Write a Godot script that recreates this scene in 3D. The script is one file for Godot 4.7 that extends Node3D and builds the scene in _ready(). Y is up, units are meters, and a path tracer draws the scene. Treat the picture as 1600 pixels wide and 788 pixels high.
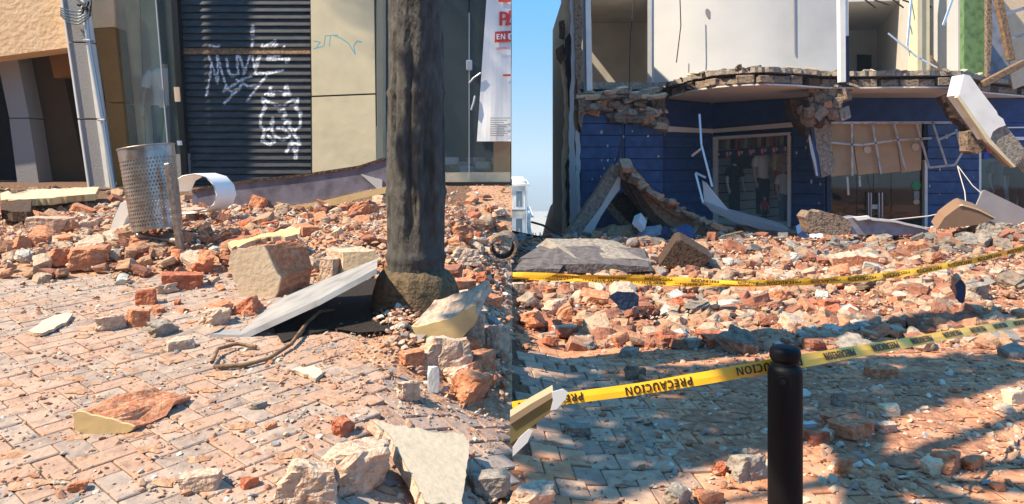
extends Node3D

# ---------------------------------------------------------------- picture geometry
const F := 1200.0      # focal length in picture pixels of the 1600 wide photograph
const CX := 800.0
const HZ := 250.0      # row of the horizon
const EYE := 1.56
const DL := 12.65      # distance of the shopfront on the left
const UPHILL := 0.09   # the left pavement climbs away from the camera
var rng := RandomNumberGenerator.new()
var fn := FastNoiseLite.new()
var M := {}
var used := {}
var rocks := []        # shared chunk shapes
var lowrocks := []

func P(px: float, py: float, d: float) -> Vector3:
	return Vector3((px - CX) / F * d, EYE - (py - HZ) / F * d, -d)

func smooth(a: float, b: float, x: float) -> float:
	return smoothstep(a, b, x)

func heap_left(x: float, d: float) -> float:
	var along := smooth(5.9, 7.6, d) * 0.15 * (1.0 - 0.9 * smooth(8.6, 11.0, d))
	var palm_side := smooth(-1.3, -0.3, x) * smooth(3.9, 5.2, d) * 0.15 * (1.0 - 0.8 * smooth(8.6, 11.0, d))
	var h: float = max(along, palm_side) * (0.55 + 0.9 * (fn.get_noise_2d(x * 60.0, d * 60.0) * 0.5 + 0.5))
	return max(0.0, h + fn.get_noise_2d(x * 190.0 + 50.0, d * 190.0) * 0.05 * smooth(0.0, 0.08, h))

func heap_right(x: float, d: float) -> float:
	var h: float = smooth(6.1, 9.0, d) * 0.16 * (1.0 - 0.6 * smooth(11.0, 15.0, d))
	h += 0.30 * exp(-(pow((x - 8.6) / 1.7, 2.0) + pow((d - 13.6) / 1.6, 2.0)))
	h += 0.05 * exp(-(pow((x - 3.6) / 2.4, 2.0) + pow((d - 14.2) / 1.7, 2.0)))
	h *= 0.6 + 0.8 * (fn.get_noise_2d(x * 45.0 + 300.0, d * 45.0) * 0.5 + 0.5)
	h += fn.get_noise_2d(x * 170.0 + 90.0, d * 170.0) * 0.06 * smooth(0.0, 0.1, h)
	return max(0.0, h)

func far_fall(d: float) -> float:
	var y := 0.0
	y -= 0.125 * clamp(d - 15.0, 0.0, 45.0)
	y -= 0.100 * clamp(d - 60.0, 0.0, 70.0)
	y -= 0.048 * clamp(d - 130.0, 0.0, 1.0e5)
	return y

func base_height(x: float, d: float) -> float:
	var rise: float = UPHILL * clamp(d, 0.0, DL + 0.6)
	if x < 0.0 and d < 26.0:
		return rise * (1.0 - 0.8 * clamp((x + 0.7) / 0.7, 0.0, 1.0) * (1.0 - smooth(9.5, 11.0, d)))
	if x < 0.4 and d < 9.2:
		return 0.2 * rise * (1.0 - clamp(x / 0.4, 0.0, 1.0)) * (1.0 - smooth(7.6, 9.2, d))
	return lerp(far_fall(d), 0.0, smooth(0.9, 1.5, x) * (1.0 - smooth(28.0, 29.0, d))) if d > 15.0 else 0.0

func H(x: float, z: float) -> float:
	var d := -z
	if x < 0.0:
		return base_height(x, d) + (heap_left(x, d) if d < DL else 0.0)
	return base_height(x, d) + (heap_right(x, d) * smooth(0.0, 0.25, x + 0.2) if d < 18.0 else 0.0)

func hit(px: float, py: float) -> Vector3:
	var d := 2.0
	var last := d
	while d < 40.0:
		var p := P(px, py, d)
		if p.y < H(p.x, p.z):
			for k in 12:
				var m := (last + d) * 0.5
				var q := P(px, py, m)
				if q.y < H(q.x, q.z):
					d = m
				else:
					last = m
			var r := P(px, py, d)
			r.y = H(r.x, r.z)
			return r
		last = d
		d += 0.1
	return P(px, py, 20.0)

# ---------------------------------------------------------------- mesh builder
class MB:
	var v := PackedVector3Array()
	var n := PackedVector3Array()
	var uv := PackedVector2Array()
	var c := PackedColorArray()
	var col := Color(1, 1, 1)
	var ux := Vector2(0, 1)
	var uy := Vector2(0, 1)

	func add(p: Vector3, nn: Vector3) -> void:
		v.append(p)
		n.append(nn)
		uv.append(Vector2((p.x - ux.x) / (ux.y - ux.x), (uy.y - p.y) / (uy.y - uy.x)))
		c.append(col)

	func tri(a: Vector3, b: Vector3, d: Vector3, hint: Vector3) -> void:
		var nn := (b - a).cross(d - a)
		if nn.length_squared() < 1e-16:
			return
		nn = nn.normalized()
		if nn.dot(hint) < 0.0:
			nn = -nn
			add(a, nn); add(b, nn); add(d, nn)
		else:
			add(a, nn); add(d, nn); add(b, nn)

	func quad(a: Vector3, b: Vector3, d: Vector3, e: Vector3, hint: Vector3) -> void:
		tri(a, b, d, hint)
		tri(a, d, e, hint)

	func stri(a: Vector3, b: Vector3, d: Vector3, na: Vector3, nb: Vector3, nd: Vector3) -> void:
		var g := (b - a).cross(d - a)
		if g.length_squared() < 1e-18:
			return
		if g.dot(na + nb + nd) < 0.0:
			add(a, na); add(b, nb); add(d, nd)
		else:
			add(a, na); add(d, nd); add(b, nb)

	# a box with chamfered edges
	func box(ctr: Vector3, size: Vector3, basis := Basis(), ch := 0.006) -> void:
		var h := size * 0.5
		var k: float = min(ch, min(h.x, min(h.y, h.z)) * 0.6)
		var pts := {}
		for sx in [-1, 1]:
			for sy in [-1, 1]:
				for sz in [-1, 1]:
					for ax in 3:
						var p := Vector3(sx * (h.x - k), sy * (h.y - k), sz * (h.z - k))
						p[ax] = [sx, sy, sz][ax] * h[ax]
						pts[Vector4i(sx, sy, sz, ax)] = ctr + basis * p
		for ax in 3:
			var b := (ax + 1) % 3
			var e := (ax + 2) % 3
			for s in [-1, 1]:
				var q := []
				for st in [[-1, -1], [1, -1], [1, 1], [-1, 1]]:
					var key := Vector4i(0, 0, 0, ax)
					key[ax] = s; key[b] = st[0]; key[e] = st[1]
					q.append(pts[key])
				var nn := Vector3()
				nn[ax] = s
				quad(q[0], q[1], q[2], q[3], basis * nn)
			for s in [-1, 1]:       # the edges along ax
				for t in [-1, 1]:
					var q := []
					for r in [-1, 1]:
						var k1 := Vector4i(0, 0, 0, b)
						k1[ax] = r; k1[b] = s; k1[e] = t
						var k2 := Vector4i(0, 0, 0, e)
						k2[ax] = r; k2[b] = s; k2[e] = t
						q.append(pts[k1]); q.append(pts[k2])
					var nn := Vector3()
					nn[b] = s; nn[e] = t
					quad(q[0], q[1], q[3], q[2], basis * nn)
		for sx in [-1, 1]:
			for sy in [-1, 1]:
				for sz in [-1, 1]:
					tri(pts[Vector4i(sx, sy, sz, 0)], pts[Vector4i(sx, sy, sz, 1)], pts[Vector4i(sx, sy, sz, 2)], basis * Vector3(sx, sy, sz))

	# beam of square section between two points
	func bar(a: Vector3, b: Vector3, w: float, h: float, up := Vector3.UP, ch := 0.004) -> void:
		var z := (b - a).normalized()
		var x := up.cross(z)
		if x.length() < 0.01:
			x = Vector3.RIGHT
		x = x.normalized()
		box((a + b) * 0.5, Vector3(w, h, a.distance_to(b)), Basis(x, z.cross(x), z), ch)

	# rings of points joined into a skin
	func loft(rings: Array, caps := true) -> void:
		var m: int = rings[0].size()
		var ns := []
		for i in rings.size():
			var ctr := Vector3()
			for p in rings[i]:
				ctr += p
			ctr /= m
			var r := PackedVector3Array()
			for j in m:
				var a: Vector3 = rings[i][(j + 1) % m] - rings[i][(j + m - 1) % m]
				var b: Vector3 = rings[min(i + 1, rings.size() - 1)][j] - rings[max(i - 1, 0)][j]
				var nn := a.cross(b)
				nn = nn.normalized() if nn.length_squared() > 1e-16 else (rings[i][j] - ctr).normalized()
				if nn.dot(rings[i][j] - ctr) < 0.0:
					nn = -nn
				r.append(nn)
			ns.append(r)
		for i in rings.size() - 1:
			for j in m:
				var k := (j + 1) % m
				stri(rings[i][j], rings[i][k], rings[i + 1][k], ns[i][j], ns[i][k], ns[i + 1][k])
				stri(rings[i][j], rings[i + 1][k], rings[i + 1][j], ns[i][j], ns[i + 1][k], ns[i + 1][j])
		if caps:
			for e in [0, rings.size() - 1]:
				var ctr := Vector3()
				for p in rings[e]:
					ctr += p
				ctr /= m
				var other: Vector3 = rings[1 if e == 0 else rings.size() - 2][0]
				var hint: Vector3 = rings[e][0] - other
				for j in m:
					tri(ctr, rings[e][j], rings[e][(j + 1) % m], hint)

	func tube(pts: Array, radii, sides := 8, caps := true) -> void:
		var rings := []
		var x := Vector3()
		for i in pts.size():
			var t: Vector3 = (pts[min(i + 1, pts.size() - 1)] - pts[max(i - 1, 0)]).normalized()
			if i == 0:
				x = t.cross(Vector3.UP if abs(t.y) < 0.9 else Vector3.RIGHT).normalized()
			else:
				x = (x - t * x.dot(t)).normalized()
			var y := t.cross(x)
			var r: float = radii[i] if radii is Array else radii
			var ring := PackedVector3Array()
			for k in sides:
				var a := TAU * k / sides
				ring.append(pts[i] + (x * cos(a) + y * sin(a)) * r)
			rings.append(ring)
		loft(rings, caps)

	# body of elliptical sections: each entry is [centre, half width (x), half depth (z)]
	func body(secs: Array, sides := 14, turn := 0.0) -> void:
		var rings := []
		for s in secs:
			var ring := PackedVector3Array()
			for k in sides:
				var a := TAU * k / sides
				ring.append(s[0] + Vector3(cos(a) * s[1], 0, sin(a) * s[2]).rotated(Vector3.UP, turn))
			rings.append(ring)
		loft(rings)

	# outline given as points of one plane, with thickness
	func slab(front: PackedVector3Array, back: PackedVector3Array, flat: PackedVector2Array, ends := true) -> void:
		var ctr := Vector3()
		for p in front:
			ctr += p
		ctr /= front.size()
		var bc := Vector3()
		for p in back:
			bc += p
		bc /= back.size()
		var out := ctr - bc
		if ends:
			var ids := Geometry2D.triangulate_polygon(flat)
			for i in range(0, ids.size(), 3):
				tri(front[ids[i]], front[ids[i + 1]], front[ids[i + 2]], out)
				tri(back[ids[i]], back[ids[i + 1]], back[ids[i + 2]], -out)
		var turn := 0.0
		for i in flat.size():
			var a := flat[i]
			var b := flat[(i + 1) % flat.size()]
			turn += a.x * b.y - b.x * a.y
		for i in front.size():
			var j := (i + 1) % front.size()
			var e := front[j] - front[i]
			var side := e.cross(back[i] - front[i])
			# the outward side follows from the sense of rotation
			var f0 := flat[j] - flat[i]
			var o2: Vector2 = Vector2(f0.y, -f0.x) * sign(turn)
			var probe := Vector3(o2.x, -o2.y, 0.0)
			if side.dot(probe) < 0.0:
				side = -side
			quad(front[i], front[j], back[j], back[i], side)

	func mesh(off := Vector3(), into: ArrayMesh = null) -> ArrayMesh:
		var a := []
		a.resize(Mesh.ARRAY_MAX)
		var w := v.duplicate()
		if off != Vector3():
			for i in w.size():
				w[i] -= off
		a[Mesh.ARRAY_VERTEX] = w
		a[Mesh.ARRAY_NORMAL] = n
		a[Mesh.ARRAY_TEX_UV] = uv
		a[Mesh.ARRAY_COLOR] = c
		var am := into if into else ArrayMesh.new()
		am.add_surface_from_arrays(Mesh.PRIMITIVE_TRIANGLES, a)
		return am

# ---------------------------------------------------------------- scene helpers
func numbered(called: String) -> String:
	if not used.has(called):
		used[called] = 0
		return called
	used[called] += 1
	return "%s_%03d" % [called, used[called]]

func tag(o: Node, label := "", category := "", group := "", kind := "") -> Node:
	if label: o.set_meta("label", label)
	if category: o.set_meta("category", category)
	if group: o.set_meta("group", group)
	if kind: o.set_meta("kind", kind)
	return o

func thing(called: String, label: String, category: String, at := Vector3(), group := "") -> Node3D:
	var o := Node3D.new()
	o.name = numbered(called)
	add_child(o, true)
	o.position = at
	tag(o, label, category, group)
	return o

func origin_of(p: Node) -> Vector3:
	var r := Vector3()
	while p and p != self:
		r += p.position
		p = p.get_parent()
	return r

# a part of a thing, its shape given in world coordinates
func part(called: String, mb: MB, m: Material, parent: Node3D, label := "") -> MeshInstance3D:
	var o := MeshInstance3D.new()
	o.name = called
	o.mesh = mb.mesh(origin_of(parent))
	o.material_override = m
	parent.add_child(o, true)
	if label: o.set_meta("label", label)
	return o

# a thing that is one mesh, its shape given in world coordinates
func one(called: String, mb: MB, m: Material, label: String, category: String, at: Vector3, group := "") -> MeshInstance3D:
	var o := MeshInstance3D.new()
	o.name = numbered(called)
	o.mesh = mb.mesh(at)
	o.material_override = m
	o.position = at
	add_child(o, true)
	tag(o, label, category, group)
	return o

func struct(called: String, mb: MB, m: Material, kind := "structure") -> MeshInstance3D:
	var o := MeshInstance3D.new()
	o.name = numbered(called)
	o.mesh = mb.mesh()
	o.material_override = m
	add_child(o, true)
	o.set_meta("kind", kind)
	return o

func px_poly(list: Array) -> PackedVector2Array:
	var r := PackedVector2Array()
	for i in range(0, list.size(), 2):
		r.append(Vector2(list[i], list[i + 1]))
	return r

# broken outline: every edge is cut up and jittered
func ragged(poly: PackedVector2Array, step: float, amp: float) -> PackedVector2Array:
	var r := PackedVector2Array()
	for i in poly.size():
		var a := poly[i]
		var b := poly[(i + 1) % poly.size()]
		var k: int = max(1, int(a.distance_to(b) / step))
		for j in k:
			var p := a.lerp(b, float(j) / k)
			r.append(p + Vector2(rng.randf_range(-amp, amp), rng.randf_range(-amp, amp)))
	if Geometry2D.triangulate_polygon(r).is_empty():
		return poly
	return r

# an upright outline facing the camera, with real thickness behind it
func prism(mb: MB, poly: PackedVector2Array, d: float, thick: float, lean := Vector3()) -> void:
	var f := PackedVector3Array()
	var b := PackedVector3Array()
	for p in poly:
		var q := P(p.x, p.y, d)
		f.append(q)
		b.append(q + Vector3(0, 0, -thick) + lean)
	mb.slab(f, b, poly)

func pxprism(list: Array, d: float, thick: float) -> MB:
	var mb := MB.new()
	prism(mb, px_poly(list), d, thick)
	return mb

# ---------------------------------------------------------------- materials
func grad(cols: Array) -> Gradient:
	var g := Gradient.new()
	var offs := PackedFloat32Array()
	var cs := PackedColorArray()
	for i in cols.size():
		offs.append(float(i) / (cols.size() - 1))
		cs.append(cols[i])
	g.offsets = offs
	g.colors = cs
	return g

func noise_tex(freq: float, seed_: int, ramp: Array, normal := false, size := 512, kind := FastNoiseLite.TYPE_SIMPLEX_SMOOTH, bump := 6.0) -> NoiseTexture2D:
	var nz := FastNoiseLite.new()
	nz.noise_type = kind
	nz.seed = seed_
	nz.frequency = freq
	nz.fractal_octaves = 5
	var t := NoiseTexture2D.new()
	t.width = size
	t.height = size
	t.seamless = true
	t.noise = nz
	if normal:
		t.as_normal_map = true
		t.bump_strength = bump
	else:
		t.color_ramp = grad(ramp)
	return t

func rgb(r: int, g: int, b: int) -> Color:
	return Color(r / 255.0, g / 255.0, b / 255.0)

func plain(col: Color, rough := 0.7, metal := 0.0) -> StandardMaterial3D:
	var m := StandardMaterial3D.new()
	m.albedo_color = col
	m.roughness = rough
	m.metallic = metal
	return m

func rich(tex: Texture2D, scale: float, rough: float, nrm: Texture2D = null, nstr := 1.0, tint := Color(1, 1, 1), metal := 0.0) -> StandardMaterial3D:
	var m := StandardMaterial3D.new()
	m.albedo_color = tint
	m.albedo_texture = tex
	m.roughness = rough
	m.metallic = metal
	m.uv1_triplanar = true
	m.uv1_world_triplanar = true
	m.uv1_scale = Vector3.ONE * scale
	if nrm:
		m.normal_enabled = true
		m.normal_texture = nrm
		m.normal_scale = nstr
	return m

func make_materials() -> void:
	var grain := noise_tex(0.03, 11, [], true, 512, FastNoiseLite.TYPE_SIMPLEX_SMOOTH, 8.0)
	var soft := noise_tex(0.012, 12, [], true, 512, FastNoiseLite.TYPE_SIMPLEX_SMOOTH, 5.0)
	var blotch := noise_tex(0.010, 21, [Color(0.68, 0.68, 0.68), Color(0.92, 0.92, 0.92), Color(1, 1, 1)])
	var speck := noise_tex(0.09, 22, [Color(0.45, 0.45, 0.45), Color(0.8, 0.8, 0.8), Color(1, 1, 1)])
	var brick_t := noise_tex(0.016, 31, [rgb(138, 76, 50), rgb(182, 114, 78), rgb(200, 138, 102), rgb(220, 182, 150)])
	var brick_r := noise_tex(0.016, 33, [rgb(122, 60, 42), rgb(168, 92, 62), rgb(188, 116, 84), rgb(212, 164, 134)])
	var mortar_t := noise_tex(0.014, 32, [rgb(140, 106, 86), rgb(184, 152, 128), rgb(208, 186, 164), rgb(184, 120, 88)])
	var conc_t := noise_tex(0.012, 41, [rgb(104, 94, 84), rgb(146, 134, 121), rgb(176, 163, 148)])
	var raw_t := noise_tex(0.014, 42, [rgb(58, 46, 38), rgb(112, 94, 78), rgb(150, 132, 114), rgb(128, 84, 62)])
	var dirt_t := noise_tex(0.02, 51, [rgb(146, 102, 76), rgb(178, 136, 106), rgb(196, 160, 130)])
	var dirt2_t := noise_tex(0.02, 52, [rgb(120, 78, 58), rgb(166, 112, 82), rgb(192, 142, 110)])
	var pave_t := noise_tex(0.014, 61, [rgb(122, 106, 96), rgb(156, 137, 124), rgb(174, 154, 138), rgb(184, 142, 114)])
	var pave2_t := noise_tex(0.014, 62, [rgb(134, 108, 92), rgb(168, 140, 122), rgb(180, 152, 132), rgb(182, 132, 102)])
	var cob_t := noise_tex(0.014, 63, [rgb(136, 110, 92), rgb(170, 138, 116), rgb(192, 158, 132), rgb(196, 144, 110)])
	var cob2_t := noise_tex(0.014, 64, [rgb(154, 106, 78), rgb(194, 140, 106), rgb(208, 160, 126)])
	var bark_t := noise_tex(0.022, 71, [rgb(48, 44, 40), rgb(74, 70, 65), rgb(98, 94, 89)])
	var stucco_t := noise_tex(0.008, 72, [rgb(226, 186, 142), rgb(238, 202, 160)])
	var granite_t := noise_tex(0.12, 73, [rgb(88, 86, 86), rgb(150, 147, 145), rgb(182, 180, 178)])
	var steel_t := noise_tex(0.02, 74, [rgb(120, 106, 94), rgb(166, 152, 140), rgb(190, 180, 168)])
	var blue_t := noise_tex(0.010, 75, [rgb(31, 60, 102), rgb(43, 75, 122), rgb(57, 89, 136)])
	var wood_t := noise_tex(0.02, 76, [rgb(84, 62, 44), rgb(132, 102, 74), rgb(160, 132, 102)])
	M.brick = rich(brick_t, 2.2, 0.95, grain, 1.3)
	M.brick_red = rich(brick_r, 2.0, 0.95, grain, 1.3)
	M.mortar = rich(mortar_t, 2.4, 0.96, grain, 1.3)
	M.brick_v = rich(brick_t, 2.2, 0.95, grain, 1.2, Color(1, 1, 1))
	M.brick_v.vertex_color_use_as_albedo = true
	M.concrete = rich(conc_t, 1.6, 0.93, grain, 1.2)
	M.raw = rich(raw_t, 1.5, 0.95, grain, 1.5)
	M.raw_dark = rich(raw_t, 1.7, 0.95, grain, 1.5, Color(0.6, 0.53, 0.48))
	M.dirt = rich(dirt_t, 1.2, 0.97, grain, 1.2)
	M.dirt_red = rich(dirt2_t, 1.1, 0.97, grain, 1.2)
	M.pavers = [rich(pave_t, 0.9, 0.94, grain, 0.4), rich(pave2_t, 0.8, 0.94, grain, 0.4), rich(pave_t, 1.3, 0.94, grain, 0.4, Color(0.94, 0.93, 0.93)), rich(pave2_t, 1.0, 0.94, grain, 0.4, Color(0.98, 0.95, 0.93))]
	M.cobbles = [rich(cob_t, 0.9, 0.9, grain, 0.4), rich(cob_t, 1.2, 0.9, grain, 0.4, Color(0.88, 0.88, 0.9)), rich(cob2_t, 0.8, 0.92, grain, 0.4), rich(cob2_t, 1.1, 0.92, grain, 0.4, Color(1.0, 0.95, 0.9))]
	M.joint = rich(dirt_t, 1.2, 0.97, grain, 0.8, Color(0.62, 0.6, 0.58))
	M.joint_red = rich(dirt2_t, 1.2, 0.97, grain, 0.8, Color(0.7, 0.68, 0.66))
	M.bark = rich(bark_t, 2.0, 0.92, grain, 0.6)
	M.bark.uv1_scale = Vector3(1.6, 0.5, 1.6)
	M.trunk_base = rich(raw_t, 2.6, 0.95, grain, 1.5, Color(0.78, 0.76, 0.66))
	M.stucco = rich(stucco_t, 0.5, 0.9, grain, 0.25)
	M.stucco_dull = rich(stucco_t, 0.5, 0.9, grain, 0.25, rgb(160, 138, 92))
	M.stucco_shaded = rich(stucco_t, 0.5, 0.9, grain, 0.25, rgb(92, 86, 74))  # stucco tinted down to paint the shade inside the entrance
	M.granite = rich(granite_t, 1.4, 0.6, grain, 0.2)
	M.steel = rich(steel_t, 1.5, 0.42, soft, 0.15, Color(1, 1, 1), 0.75)
	M.blue = rich(blue_t, 0.7, 0.62, soft, 0.2)
	M.blue_flat = rich(blue_t, 0.6, 0.7, soft, 0.15, Color(0.86, 0.88, 1.0))
	M.shade_dark = rich(raw_t, 3.0, 0.98, grain, 1.5, Color(0.30, 0.27, 0.25))  # dark tone that paints the shade under the metal sheet
	M.wood = rich(wood_t, 1.2, 0.85, grain, 0.6)
	var faint := noise_tex(0.006, 23, [Color(0.93, 0.93, 0.93), Color(0.98, 0.98, 0.98), Color(1, 1, 1)])
	M.white = rich(faint, 0.2, 0.75, soft, 0.1, rgb(198, 196, 194))
	M.white_trim = rich(faint, 0.6, 0.6, soft, 0.1, rgb(238, 234, 226))
	M.cream = rich(faint, 0.5, 0.7, soft, 0.15, rgb(224, 210, 172))
	M.ochre = rich(faint, 1.2, 0.8, soft, 0.25, rgb(214, 184, 130))
	M.plaster = rich(faint, 1.2, 0.85, grain, 0.25, rgb(224, 198, 164))
	M.plaster_grey = rich(faint, 1.2, 0.85, grain, 0.3, rgb(204, 184, 156))
	M.beige = rich(faint, 0.4, 0.8, soft, 0.1, rgb(214, 204, 190))
	M.soffit = rich(faint, 0.3, 0.85, soft, 0.1, rgb(214, 208, 202))
	M.green = rich(blotch, 0.9, 0.85, soft, 0.2, rgb(110, 142, 90))
	M.panel = rich(faint, 0.6, 0.8, soft, 0.1, rgb(180, 152, 118))
	M.board = rich(faint, 0.6, 0.8, soft, 0.1, rgb(138, 106, 80))
	M.grey_panel = rich(faint, 0.6, 0.8, soft, 0.1, rgb(158, 150, 148))
	M.slate = rich(blotch, 0.5, 0.7, soft, 0.2, rgb(146, 148, 160))
	M.arch = rich(mortar_t, 1.3, 0.94, grain, 1.2, rgb(216, 206, 196))
	M.slate_dark = rich(conc_t, 1.2, 0.8, grain, 0.8, rgb(176, 176, 188))
	M.fascia = rich(blotch, 0.7, 0.5, soft, 0.3, rgb(128, 122, 134))
	M.navy = plain(rgb(32, 40, 72), 0.6)
	M.navy_paint = rich(blue_t, 1.2, 0.8, grain, 0.5, rgb(190, 176, 168))
	M.black = plain(rgb(26, 26, 28), 0.35)
	M.void_black = plain(rgb(20, 18, 17), 0.9)  # near black, stands in for the darkness of gaps and openings
	M.rubber = rich(speck, 2.0, 0.55, soft, 0.1, rgb(22, 23, 27))
	M.rubber.metallic_specular = 0.3
	M.alu = plain(rgb(196, 200, 204), 0.35, 0.6)
	M.zinc = rich(blotch, 0.8, 0.45, soft, 0.2, rgb(196, 192, 188), 0.35)
	M.white_metal = plain(rgb(236, 234, 230), 0.4)
	M.inside = plain(rgb(218, 224, 214), 0.8)
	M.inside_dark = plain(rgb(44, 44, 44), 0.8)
	M.glass = plain(Color(0.7, 0.8, 0.8, 0.06), 0.03)
	M.glass.metallic_specular = 0.3
	M.glass.transparency = BaseMaterial3D.TRANSPARENCY_ALPHA
	M.glass_green = plain(Color(0.62, 0.78, 0.74, 0.08), 0.03)
	M.glass_green.transparency = BaseMaterial3D.TRANSPARENCY_ALPHA
	M.glass_dark = plain(Color(0.05, 0.08, 0.09, 0.35), 0.04)
	M.glass_dark.transparency = BaseMaterial3D.TRANSPARENCY_ALPHA
	M.tape = plain(rgb(252, 190, 46), 0.35)
	M.tape.backlight_enabled = true
	M.tape.backlight = Color(0.35, 0.3, 0.08)
	M.ink = plain(rgb(42, 34, 22), 0.5)
	M.red = plain(rgb(196, 44, 52), 0.6)
	M.red_print = plain(rgb(206, 66, 64), 0.6)
	M.white_print = plain(rgb(240, 240, 238), 0.6)
	M.grey_print = plain(rgb(150, 150, 152), 0.7)
	M.skin = plain(rgb(196, 164, 140), 0.5)
	M.shirt = plain(rgb(228, 224, 216), 0.9)
	M.dark_cloth = plain(rgb(34, 34, 42), 0.95)
	M.jeans = plain(rgb(96, 124, 156), 0.95)
	M.brown_cloth = plain(rgb(150, 92, 70), 0.95)
	M.leaf = plain(rgb(66, 92, 44), 0.6)
	M.leaf.backlight_enabled = true
	M.leaf.backlight = Color(0.08, 0.12, 0.03)
	M.far_white = rich(blotch, 0.1, 0.85, null, 1.0, rgb(240, 236, 228))
	M.far_grey = plain(rgb(168, 172, 176), 0.8)
	M.far_glass = plain(rgb(96, 112, 122), 0.25)
	M.hill = rich(blotch, 0.01, 1.0, null, 1.0, rgb(120, 150, 140))
	M.road = rich(blotch, 0.2, 0.95, null, 1.0, rgb(196, 186, 172))
	M.crumb = plain(Color(1, 1, 1), 0.95)
	M.crumb.vertex_color_use_as_albedo = true
	M.chip = rich(blotch, 2.5, 0.95, grain, 1.2)
	M.chip.vertex_color_use_as_albedo = true
	M.perf = perforated()
	M.blue_sign = plain(rgb(30, 60, 170), 0.5)
	M.sticker_green = plain(rgb(60, 150, 90), 0.6)
	M.fold = plain(rgb(150, 138, 92), 0.2, 0.4)
	M.cable = plain(rgb(40, 40, 42), 0.7)
	M.cable_pale = plain(rgb(196, 192, 186), 0.6)

# ---------------------------------------------------------------- broken pieces
# a broken lump: a block cut by random planes, its faces roughened
func lump(seed_: int, res: int, blockish: bool, rough := 1.0) -> ArrayMesh:
	var r := RandomNumberGenerator.new()
	r.seed = seed_
	var pl := []
	for ax in 3:
		for s in [-1.0, 1.0]:
			var nn := Vector3()
			nn[ax] = s
			nn += Vector3(r.randf_range(-1, 1), r.randf_range(-1, 1), r.randf_range(-1, 1)) * (0.07 * rough if blockish else 0.24)
			pl.append([nn.normalized(), r.randf_range(0.46, 0.5) if blockish else r.randf_range(0.38, 0.52)])
	for k in (2 if blockish else 5):
		var nn := Vector3(r.randf_range(-1, 1), r.randf_range(-0.6, 1), r.randf_range(-1, 1)).normalized()
		pl.append([nn, r.randf_range(0.42, 0.58)])
	var nz := FastNoiseLite.new()
	nz.seed = seed_
	nz.frequency = 1.7
	nz.fractal_octaves = 4
	var mb := MB.new()
	for ax in 3:
		for s in [-1.0, 1.0]:
			var grid := []
			for i in res + 1:
				var row := []
				for j in res + 1:
					var q := Vector3()
					q[ax] = s
					q[(ax + 1) % 3] = tan((2.0 * i / res - 1.0) * PI / 4)
					q[(ax + 2) % 3] = tan((2.0 * j / res - 1.0) * PI / 4)
					q = q.normalized()
					var reach := 9.0
					for p in pl:
						var c: float = p[0].dot(q)
						if c > 0.01:
							reach = min(reach, p[1] / c)
					reach *= 1.0 + nz.get_noise_3dv(q * 1.6 * reach) * (0.10 * rough if blockish else 0.26)
					row.append(q * reach)
				grid.append(row)
			for i in res:
				for j in res:
					var ctr: Vector3 = (grid[i][j] + grid[i + 1][j + 1]) * 0.5
					mb.quad(grid[i][j], grid[i + 1][j], grid[i + 1][j + 1], grid[i][j + 1], ctr)
	return mb.mesh()

func chunk(called: String, k: int, at: Vector3, size: Vector3, m: Material, label: String, category: String, group := "", yaw := -1.0, tilt := 0.16) -> MeshInstance3D:
	var o := MeshInstance3D.new()
	o.name = numbered(called)
	o.mesh = rocks[k % rocks.size()]
	o.material_override = m
	var y: float = rng.randf() * TAU if yaw < 0.0 else yaw
	o.basis = Basis.from_euler(Vector3(rng.randf_range(-tilt, tilt), y, rng.randf_range(-tilt, tilt))) * Basis.from_scale(size)
	o.position = at + Vector3(0, size.y * 0.36, 0)
	add_child(o, true)
	tag(o, label, category, group)
	return o

# a chunk that fills the given rectangle of the picture and lies where its foot meets the ground
func hero(x0: float, y0: float, x1: float, y1: float, k: int, m: Material, called: String, label: String, category: String, yaw := 0.3, squat := 0.8) -> MeshInstance3D:
	var foot := hit((x0 + x1) * 0.5, y1 - (y1 - y0) * 0.12)
	var d := -foot.z
	var w := (x1 - x0) / F * d
	var hh := (y1 - y0) / F * d * squat
	return chunk(called, k, foot + Vector3(0, 0, -w * 0.2), Vector3(w * 1.02, hh * 1.08, w * 0.72), m, label, category, "", yaw, 0.08)

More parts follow.
